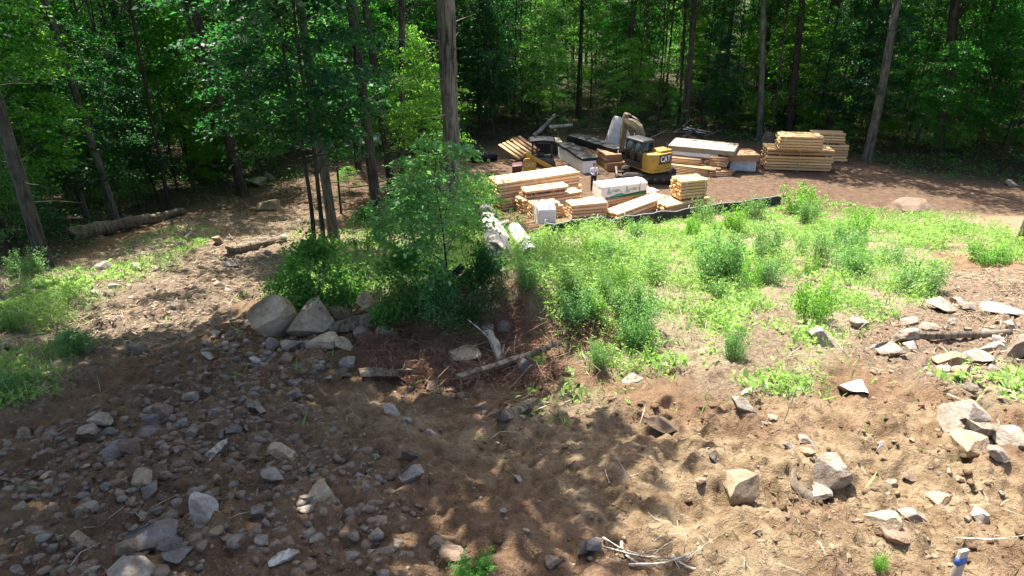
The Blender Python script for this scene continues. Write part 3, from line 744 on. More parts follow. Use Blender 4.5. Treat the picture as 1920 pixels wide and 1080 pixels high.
    for k in range(4):
        mb = MB(); mb.box((2.66, yb - .3 + .2 * k, .16), (.16, .07, .05)); mb.build('bucket_tooth', M['steel'], b_o)
    mb = MB(); mb.box((1.12, yb, 1.2), (.4, .5, .7)); mb.build('boom_mount', M['yellow_dirty'], t, False, (0, 0, 0), (0, 0, head), .03)
excavator()

# ------------------------------------------------------------------ compact loader behind the long stack
def loader():
    c = G(1008, 326); c.z = H(c.x, c.y)
    t = thing('compact_loader', 'yellow compact loader with lettered arm and black canopy behind the logs', 'loader', c, 0)
    mb = MB(); mb.box((.2, .6, .75), (2.0, 1.0, .75), None, .9); mb.build('chassis', M['black_paint'], t, bevel=.05)
    for x in (-.5, .9):
        for y_ in (.02, 1.2):
            mb = MB(); mb.tube([(x, y_ - .12, .38), (x, y_ + .12, .38)], .38, 18); w_ = mb.build('wheel', M['rubber'], t, bevel=.03)
            mb = MB(); mb.tube([(x, y_ - .135, .38), (x, y_ + .135, .38)], .2, 14); mb.build('rim', M['yellow_dirty'], w_)
    # arm with rounded pivot plate
    mb = MB(); pr = [(-1.0, .12), (-.35, .10), (-.12, .38), (-.08, .72), (-.22, 1.0), (-.5, 1.12), (-.85, 1.12), (-1.0, .95)]
    mb.prism(pr, -.18, -.08); pv = mb.build('pivot_plate', M['yellow'], t, bevel=.02)
    mb = MB(); mb.prism([(-1.0, 1.42), (-.78, 1.58), (1.35, .42), (1.35, .12), (.35, .62), (-.1, .95)], -.30, -.19); mb.build('lift_arm', M['yellow'], t, bevel=.015)
    fc = bpy.data.curves.new('lettering', 'FONT'); fc.body = 'CAT'; fc.size = .34; fc.align_x = 'CENTER'; fc.align_y = 'CENTER'; fc.extrude = .005; fc.offset = .008
    fo = bpy.data.objects.new('lettering_source', fc); COL.objects.link(fo); bpy.context.view_layer.update()
    dg = bpy.context.evaluated_depsgraph_get(); lm = bpy.data.meshes.new_from_object(fo.evaluated_get(dg)); bpy.data.objects.remove(fo)
    lm.materials.clear(); lm.materials.append(M['yellow_dirty']); lm.name = 'lettering'
    lo = obj('lettering', lm, pv, (-.58, -.19, .66)); lo.rotation_euler = (math.radians(90), 0, 0)
    lm.materials[0] = M['strap']
    # canopy
    for x in (-.35, .95):
        for y_ in (.15, 1.05): mb = MB(); mb.box((x, y_, 1.62), (.09, .09, 1.15)); mb.build('canopy_post', M['black_paint'], t)
    cn = t
    mb = MB(); mb.prism([(-.62, 2.15), (-.5, 2.27), (.4, 2.34), (1.1, 2.27), (1.22, 2.15), (1.1, 2.18), (.4, 2.25), (-.5, 2.18)], -.05, 1.25); mb.build('canopy_roof', M['black_wrap'], cn, bevel=.02)
    mb = MB(); mb.box((.2, .6, 1.2), (.5, .5, .12)); mb.box((-.02, .6, 1.5), (.12, .5, .55)); mb.build('seat', M['black_paint'], t, bevel=.03)
    mb = MB(); mb.prism([(-1.75, .55), (-1.05, .62), (-1.05, .15), (-1.2, .1), (-1.75, .1)], -.15, .9); mb.build('bucket', M['maroon'], t, bevel=.02)
loader()
# leaning timbers beside the loader
c = G(972, 318)
for k in range(6):
    a = Vector((c.x - 1.3 + .28 * k, c.y + 2.2 + .25 * k, H(c.x, c.y) + 1.15 + .06 * k)); 
    b_ = a + Vector((1.35, -1.5, -.62))
    a2 = a - (b_ - a) * .05
    plank(('sawn plank in the slanting pile beside the loader'), a2, b_, .24, .11, 'board_wood')['group'] = 'slanting planks beside the loader'
PLK = sorted([o for o in bpy.data.objects if o.name.startswith('plank')], key=lambda o: o.location.x)
for w_, o in zip(('first', 'second', 'third', 'fourth', 'fifth', 'last'), PLK): o['label'] = w_ + ' plank from the left in the slanting pile beside the loader'
mb = MB(); cc = G(975, 300)
mb.box((.1, 0, .35), (1.9, .9, .7), None, .95); tag(mb.build('plank_trestle', M['grey_board'], None, False, (cc.x - .2, cc.y + .6, cc.z), (0, 0, -.7), .03), 'low block carrying the slanting planks beside the loader', 'trestle')

# ------------------------------------------------------------------ person
def person():
    p = G(1112, 357); p.z = H(p.x, p.y)
    t = thing('person', 'person in pale shirt and dark trousers standing beside the log stacks', 'person', p, math.radians(8))
    def skin(name, verts, edges, rad, mat, root=0):
        me = bpy.data.meshes.new(name); me.from_pydata(verts, edges, []); me.update()
        o = bpy.data.objects.new(name, me); link(o, t)
        md = o.modifiers.new('skin', 'SKIN'); md.use_smooth_shade = True
        if not me.skin_vertices: 
            bpy.context.view_layer.objects.active = o
        for sv, r in zip(me.skin_vertices[0].data, rad): sv.radius = r if isinstance(r, tuple) else (r, r)
        me.skin_vertices[0].data[root].use_root = True
        o.modifiers.new('sub', 'SUBSURF').levels = 1; o.modifiers['sub'].render_levels = 2
        me.materials.append(M[mat]); return o
    # facing the camera: front is -y; one continuous body, clothes painted on by separate shells
    body_v = [(0, 0, .95), (0, .01, 1.15), (0, .01, 1.36), (0, 0, 1.47), (0, -.01, 1.55),
              (.17, 0, 1.42), (.24, -.02, 1.18), (.13, -.24, 1.14), (.05, -.30, 1.18),
              (-.17, 0, 1.42), (-.24, -.02, 1.18), (-.13, -.24, 1.12), (-.05, -.30, 1.17)]
    body_e = [(0, 1), (1, 2), (2, 3), (3, 4), (2, 5), (5, 6), (6, 7), (7, 8), (2, 9), (9, 10), (10, 11), (11, 12)]
    body_r = [(.16, .11), (.15, .105), (.17, .11), (.07, .07), (.055, .055), .075, .055, .045, .035, .075, .055, .045, .035]
    skin('shirt', body_v, body_e, body_r, 'cloth_light')
    leg_v = [(0, 0, .98), (.09, 0, .90), (.11, -.02, .50), (.12, .02, .09), (.13, -.10, .04), (-.09, 0, .90), (-.11, -.01, .50), (-.12, .02, .09), (-.14, -.10, .04)]
    leg_e = [(0, 1), (1, 2), (2, 3), (3, 4), (0, 5), (5, 6), (6, 7), (7, 8)]
    skin('trousers', leg_v, leg_e, [(.15, .11), .10, .075, .055, .045, .10, .075, .055, .045], 'cloth_dark')
    mb = MB(); V = []; Q = []
    for i in range(13):
        a = math.pi * i / 12
        for k in range(16):
            b_ = 2 * math.pi * k / 16; r_ = math.sin(a)
            y_ = -.10 * r_ * math.sin(b_) * (1 + .04 * math.sin(b_)); zz = .125 * math.cos(a)
            if math.sin(b_) > .9 and -.03 < zz < .02: y_ -= .022
            V.append((.078 * r_ * math.cos(b_) * (1 - .12 * (zz < -.05)), y_, 1.66 + zz))
    for i in range(12):
        for k in range(16): Q.append((i * 16 + k, i * 16 + (k + 1) % 16, (i + 1) * 16 + (k + 1) % 16, (i + 1) * 16 + k))
    hd = obj('head', mesh_np('head', np.array(V), Q, None, M['skin'], True), t)
    V2 = [Vector(v) for v in V]; V2 = [((v - Vector((0, .005, 1.665))) * 1.09 + Vector((0, .012, 1.672))) for v in V2]
    Q2 = [q for q in Q if all((V2[i].z > 1.70 or V2[i].y > .02) for i in q)]
    obj('hair', mesh_np('hair', np.array([tuple(v) for v in V2]), Q2, None, M['hair'], True), hd)
    for s in (-1, 1):
        mb = MB(); hx = .035 * s
        mb.tube([(s * .06, -.30, 1.175), (hx, -.34, 1.185), (hx * .6, -.37, 1.19)], [.034, .04, .03], 8)
        for k in range(4): mb.tube([(hx * .6 + s * (.02 - .012 * k), -.36, 1.19 - .012 * k), (hx * .2 + s * (.015 - .01 * k), -.40, 1.20 - .012 * k), (hx * .1, -.42, 1.185 - .012 * k)], [.010, .009, .007], 6)
        mb.tube([(hx, -.33, 1.20), (hx * .8, -.355, 1.225), (hx * .4, -.375, 1.23)], [.012, .010, .008], 6)
        mb.build('hand', M['skin'], t, True)
    # both hands raised round a small thing at chest height
    mb = MB(); mb.box((p.x + .055, p.y - .40, p.z + 1.22), (.15, .012, .09)); tag(mb.build('phone', M['black_paint'], None, bevel=.004), 'small dark phone held at chest height by the standing person', 'phone')
person()

# ------------------------------------------------------------------ silt fence
def silt_fence():
    pts = [(1022, 441), (1070, 436), (1120, 430), (1170, 425), (1230, 418), (1290, 409), (1350, 400), (1410, 391), (1470, 383)]
    P = [G(*p) for p in pts]
    t = thing('silt_fence', 'long black silt fence with pale top edge below the log stacks', 'fence', P[0], 0)
    V = []; Q = []; V2 = []; Q2 = []; n = 0; m_ = 0
    for i in range(len(P) - 1):
        for k in range(8):
            f = k / 8; a = P[i].lerp(P[i + 1], f); sag = .05 * math.sin(math.pi * f); w_ = .04 * math.sin(math.pi * f) * (1 if i % 2 else -1)
            z = H(a.x, a.y); tp = .60 - sag + .015 * math.sin(i * 2.1 + k * .7)
            for dz, dy in ((0, -.1), (tp * .5, -.02 + .03 * math.sin(k * 2.3 + i)), (tp, 0)): V.append((a.x - P[0].x, a.y + w_ + dy - P[0].y, z + dz - .02 - P[0].z)); n += 1
            for dz, dy in ((-.01, -.012), (.022, -.012), (.022, .03)): V2.append((a.x - P[0].x, a.y + w_ + dy - P[0].y, z + tp + dz - .02 - P[0].z)); m_ += 1
    cnt = n // 3
    for i in range(cnt - 1):
        for j in range(2): Q.append((i * 3 + j, i * 3 + 3 + j, i * 3 + 4 + j, i * 3 + 1 + j)); Q2.append((i * 3 + j, i * 3 + 3 + j, i * 3 + 4 + j, i * 3 + 1 + j))
    obj('fabric', mesh_np('fabric', np.array(V), Q, None, M['silt_fabric'], True), t)
    obj('top_edge', mesh_np('top_edge', np.array(V2), Q2, None, M['silt_edge'], True), t)
    for p in P:
        mb = MB(); mb.box((p.x - P[0].x, p.y + .05 - P[0].y, H(p.x, p.y) + .33 - P[0].z), (.045, .045, .8)); mb.build('stake', M['stake'], t)
silt_fence()

# ------------------------------------------------------------------ pipes, survey stake, pale log
def pipe(label, a, b_, r, mat='pipe_white', rings=True):
    a = Vector(a); b_ = Vector(b_); t = thing('drain_pipe', label, 'pipe', a, 0)
    n = 28; d = b_ - a; pts = [d * (i / n) for i in range(n + 1)]
    mb = MB(); mb.tube(pts, [r * (1 + (.05 if i % 2 else 0) * rings) for i in range(n + 1)], 16, False); mb.build('outer_wall', M[mat], t, True)
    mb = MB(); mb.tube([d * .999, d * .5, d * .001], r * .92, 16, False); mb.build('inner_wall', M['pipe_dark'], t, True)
    for k, p0 in ((0, d * 0), (1, d)):
        mb = MB(); ax = d.normalized(); mb.tube([p0 - ax * .02, p0 + ax * .02], r * 1.04, 16, False); mb.build('rim', M[mat], t, True)
    return t
p0 = G(996, 494); p1 = G(965, 442)
pipe('white drain pipe with dark open end lying in the weeds', (p0.x, p0.y, p0.z + .30), (p1.x, p1.y, p1.z + .35), .30)
p0 = G(946, 466); p1 = G(938, 448)
pipe('short pale pipe stub with dark mouth beside the bleached log', (p0.x, p0.y, p0.z + .28), (p1.x - .2, p1.y + .9, p1.z + .32), .25)
p0 = G(803, 572); p1 = G(868, 528)
pipe('long black plastic pipe half hidden in the shrubs', (p0.x, p0.y, p0.z + .12), (p1.x, p1.y, p1.z + .35), .075, 'black_wrap')
p0 = G(815, 566); p1 = G(882, 532)
pipe('second black plastic pipe lying under the dark round shrub', (p0.x + .1, p0.y - .1, p0.z + .12), (p1.x, p1.y, p1.z + .25), .075, 'black_wrap')
p0 = G(884, 304); p1 = G(930, 300)
pipe('black corrugated pipe lying on the yard near the loader', (p0.x, p0.y, p0.z + .3), (p1.x, p1.y, p1.z + .3), .28, 'black_wrap')

def log_thing(name, label, cat, a, b_, r0, r1, mat, bend=.0, sides=12, seed=0, rough=.06, stubs=0, group=None):
    a = Vector(a); b_ = Vector(b_); d = b_ - a; n = max(6, int(d.length / .35)); rr = random.Random(seed)
    side = d.cross(Vector((0, 0, 1))).normalized(); pts = []; rad = []
    for i in range(n + 1):
        f = i / n; pts.append(d * f + side * bend * math.sin(math.pi * f) + Vector((0, 0, rr.uniform(-1, 1) * r0 * rough)) + side * rr.uniform(-1, 1) * r0 * rough); rad.append((r0 + (r1 - r0) * f) * (1 + rr.uniform(-rough, rough)))
    mb = MB(); mb.tube(pts, rad, sides); ax_ = d.normalized(); nv_ = len(mb.v)
    for i_ in range(nv_):
        v_ = Vector(mb.v[i_]); ring = min(i_ // sides, n); c_ = pts[ring]; q_ = (i_ % sides) / sides * 6.28
        v_ = c_ + (v_ - c_) * (1 + .35 * float(fbm(q_ * 1.3 + seed, ring * .9, 2, seed)) + .18 * math.sin(2 * q_ + seed))
        if ring in (0, n): v_ = v_ + ax_ * rr.uniform(-1, 1) * rad[ring] * .9
        mb.v[i_] = tuple(v_)
    me = mb.mesh(name, M[mat], True); o = obj(name, me, None, a); me.set_sharp_from_angle(angle=math.radians(50))
    tag(o, label, cat, group)
    for k in range(stubs):
        f = rr.uniform(.15, .9); p = d * f; dd = (side * rr.choice((-1, 1)) + Vector((0, 0, rr.uniform(.1, .9))) + d.normalized() * .6).normalized()
        mb = MB(); r_ = r0 * rr.uniform(.2, .35); L_ = rr.uniform(.3, 1.0) * (.5 + r0 * 3); mb.tube([p, p + dd * L_ * .5 + Vector((0, 0, .03)), p + dd * L_], [r_, r_ * .7, r_ * .35], 6); mb.build('branch_stub', M[mat], o, True)
    return o
def gp(u, v, dz=0.0): p = G(u, v); p.z += dz; return p
log_thing('bleached_log', 'thick bleached log lying in the bushes beside the white pipes', 'log', gp(935, 494, .35), gp(909, 402, .5), .42, .34, 'bark_pale', .05, 14, 3, .07, 2)
log_thing('broken_branch', 'broken grey branch poking out of the bush at the log stack', 'branch', gp(893, 418, .9), at(937, 371, gp(893, 418).y + 2.2), .10, .12, 'dead_wood', .03, 8, 4)
log_thing('fallen_log', 'long fallen trunk with broken end lying at the wood edge', 'log', gp(140, 448, .25), gp(345, 402, .2), .30, .16, 'dead_wood', .1, 12, 5, .09, 4)
log_thing('dead_branch', 'long grey dead branch sloping across the brush heap', 'branch', gp(858, 722, .12), gp(1048, 662, .22), .11, .06, 'dead_wood', .05, 9, 6, .10, 2)
log_thing('wood_chunk', 'short split log chunk below the grass tuft', 'log', gp(946, 790, .10), gp(997, 765, .12), .10, .09, 'dead_wood', .01, 9, 7, .1)
log_thing('rotten_log', 'thick rotten log stub half buried under the brush heap', 'log', gp(682, 708, .10), gp(765, 704, .08), .11, .07, 'dead_wood', .03, 9, 8, .12, 1)
log_thing('root_piece', 'pale forked root standing in the brush heap', 'root', gp(945, 700, .05), gp(915, 665, .55), .10, .08, 'bark_pale', .05, 8, 9, .16, 2)
log_thing('slab_log', 'brown log with torn bark behind the paired boulders', 'log', gp(612, 628, .14), gp(698, 616, .20), .10, .14, 'dead_wood', .02, 10, 10, .1)
log_thing('grey_log', 'weathered dark log lying across the stones near the field edge', 'log', gp(1700, 634, .08), gp(1890, 632, .12), .09, .06, 'dead_wood', .06, 8, 11, .12, 2)
log_thing('striped_log', 'short barked log wedged among the stones beside the long boulder', 'log', gp(1806, 816, .12), gp(1872, 824, .10), .13, .11, 'dead_wood', .0, 9, 12, .1)
log_thing('split_wood', 'pale split firewood piece among the shaded stones', 'wood piece', gp(393, 862, .05), gp(420, 838, .07), .06, .05, 'bark_pale', .0, 7, 13, .14)
log_thing('curved_branch', 'curved bare branch piece beside the flat stone', 'branch', gp(1488, 885, .04), gp(1518, 936, .04), .03, .045, 'dead_wood', .10, 7, 14, .1)
log_thing('split_wood', 'short pale split wood near the bottom of the rubble', 'wood piece', gp(513, 1060, .04), gp(548, 1046, .06), .05, .045, 'bark_pale', .0, 7, 15, .14)
log_thing('fallen_tree', 'pale fallen trunk lying in shade behind the long packages', 'log', gp(1000, 262, .3), gp(1040, 240, 1.2), .16, .09, 'bark_pale', .1, 8, 16, .1, 2)
log_thing('fallen_tree', 'second pale trunk lying level behind the long packages', 'log', gp(1030, 258, .9), gp(1072, 252, .8), .12, .09, 'bark_pale', .05, 8, 17, .1, 1)
log_thing('cut_log', 'brown rotting log in the chips of the left track', 'log', gp(430, 478, .14), gp(535, 456, .16), .20, .13, 'dead_wood', .05, 10, 18, .1, 2)
log_thing('cut_log', 'pale short log lying in the sunny chips', 'log', gp(335, 462, .08), gp(358, 440, .08), .09, .08, 'bark_pale', .0, 8, 19, .1)
def survey_stake():
    p = G(1786, 1098); t = thing('survey_stake', 'grey wooden survey stake with blue band at the bottom edge', 'stake', p, .3)
    mb = MB(); mb.box((0, 0, .18), (.095, .036, .46)); s_ = mb.build('post', M['stake'], t, rot=(-.05, .03, 0), bevel=.004)
    mb = MB(); mb.box((0, 0, .29), (.100, .041, .08)); mb.build('blue_band', M['blue_tape'], t, rot=(-.05, .03, 0))
survey_stake()
mb = MB(); p = G(1643, 848); mb.box((0, 0, .07), (.035, .006, .16)); tag(mb.build('marker_tag', M['logo_white'], None, False, p, (.2, .1, .2)), 'tiny white tag stuck upright in the sunlit soil', 'tag')
def stump():
    p = G(1925, 462); t = thing('tree_stump', 'dark cut tree stump at the right picture edge', 'stump', p, 0)
    mb = MB(); mb.tube([(0, 0, -.2), (0, 0, .1), (0, 0, .5), (.02, 0, 1.05)], [.62, .48, .42, .40], 16); mb.build('bark', M['bark'], t, True)
    mb = MB(); mb.tube([(.02, 0, 1.051), (.02, 0, 1.06)], .36, 16); mb.build('cut_face', M['dead_wood'], t)
stump()
# far parked vehicle glimpsed between trunks
def car():
    p = G(676, 290); p = Vector((p.x - .6, p.y + 2, 0)); p.z = H(p.x, p.y)
    t = thing('parked_car', 'silver car glimpsed between the trunks of the left wood', 'car', p, .25)
    prof = [(-2.1, .35), (-2.15, .8), (-1.2, .98), (-.6, 1.45), (.9, 1.48), (1.6, 1.0), (2.1, .92), (2.15, .4)]
    mb = MB(); mb.prism(prof, -.85, .85); body = mb.build('body', M['car_paint'], t, bevel=.06)
    for s in (-.86, .855):
        mb = MB(); mb.prism([(-1.0, 1.0), (-.52, 1.38), (.82, 1.40), (1.3, 1.02)], s, s + .01); mb.build('side_window', M['glass'], body)
    for x in (-1.3, 1.3):
        for y_ in (-.8, .8):
            mb = MB(); mb.tube([(x, y_ - .1, .33), (x, y_ + .1, .33)], .33, 18); w_ = mb.build('wheel', M['rubber'], t)
            mb = MB(); mb.tube([(x, y_ - .115, .33), (x, y_ + .115, .33)], .19, 12); mb.build('rim', M['steel'], w_)
    for y_ in (-.6, .6):
        mb = MB(); mb.box((-2.15, y_, .78), (.03, .35, .14)); mb.build('tail_light', M['maroon'], body)
car()

# ------------------------------------------------------------------ stones
def rock_proto(seed, sub=4, planes=11, rough=.035, dlo=.28, dhi=.70):
    rr = np.random.RandomState(seed)
    bm = bmesh.new(); bmesh.ops.create_icosphere(bm, subdivisions=sub, radius=1)
    P = np.array([v.co[:] for v in bm.verts]); F = np.array([[v.index for v in f.verts] for f in bm.faces]); bm.free()
    P = P * (1 + .10 * np.stack([fbm(P[:, 0] * 1.1 + seed, P[:, 1] * 1.1 + P[:, 2], 2, seed)] * 3, 1))
    for k in range(planes):
        n = rr.normal(size=3); n /= np.linalg.norm(n); d = rr.uniform(dlo, dhi)
        t = P @ n - d; P = P - n[None, :] * np.maximum(t, 0)[:, None]
    nn = P / np.linalg.norm(P, axis=1, keepdims=True)
    P = P + nn * (rough * fbm(P[:, 0] * 3 + P[:, 2] * 2.2 + seed, P[:, 1] * 3 - P[:, 2] * 1.7, 4, seed + 3))[:, None]
    lo, hi = P.min(0), P.max(0); P = (P - lo) / (hi - lo) - .5; P[:, 2] += .5
    return P, F
ROCKV = [rock_proto(171 + k, 4, 17, .04, .30, .56) if k < 3 else rock_proto(100 + k, 4 if k < 10 else 3, [7, 9, 12, 14][k % 4]) for k in range(22)]
ROCKM = {}
def rock_mesh(k, mat):
    key = k
    if key not in ROCKM:
        P, F = ROCKV[k]; ROCKM[key] = mesh_np('stone', P, None, F, M[mat], True); ROCKM[key].set_sharp_from_angle(angle=math.radians(24))
    return ROCKM[key]
MK = {'s': 'rock_sunlit_sand', 't': 'rock_tan', 'g': 'rock_grey', 'b': 'rock_blue', 'p': 'rock_pale', 'n': 'rock_brown'}
RS = random.Random(77)
ROCK_SPOTS = []
def rock(u, vb, wpx, hpx, m, label, name='stone', cat='stone', k=None, rz=None, tilt=0.0, group=None, sink=.22):
    p = G(u, vb - min(hpx * .25, 8)); d = dist(p); w = wpx * d / FPX; hm = hpx * d / FPX
    dep = math.atan2(CZ - p.z, p.y)
    dp = w * RS.uniform(.7, .95); hh = max((.42 if hpx > .45 * wpx else .22) * w, (hm - dp * math.sin(dep) * .75) / math.cos(dep))
    o = obj(name, rock_mesh(RS.randrange(10) if k is None else k, MK[m]), None, (p.x, p.y, p.z - hh * sink - .01), (tilt * RS.uniform(-.3, 1), tilt, RS.uniform(-.25, .25) + RS.choice((0, math.pi)) if rz is None else rz), (w, dp, hh * (1 + sink)))
    o.material_slots[0].link = 'OBJECT'; o.material_slots[0].material = M[MK[m]]
    tag(o, label, cat, group); ROCK_SPOTS.append((p.x, p.y, w)); return o
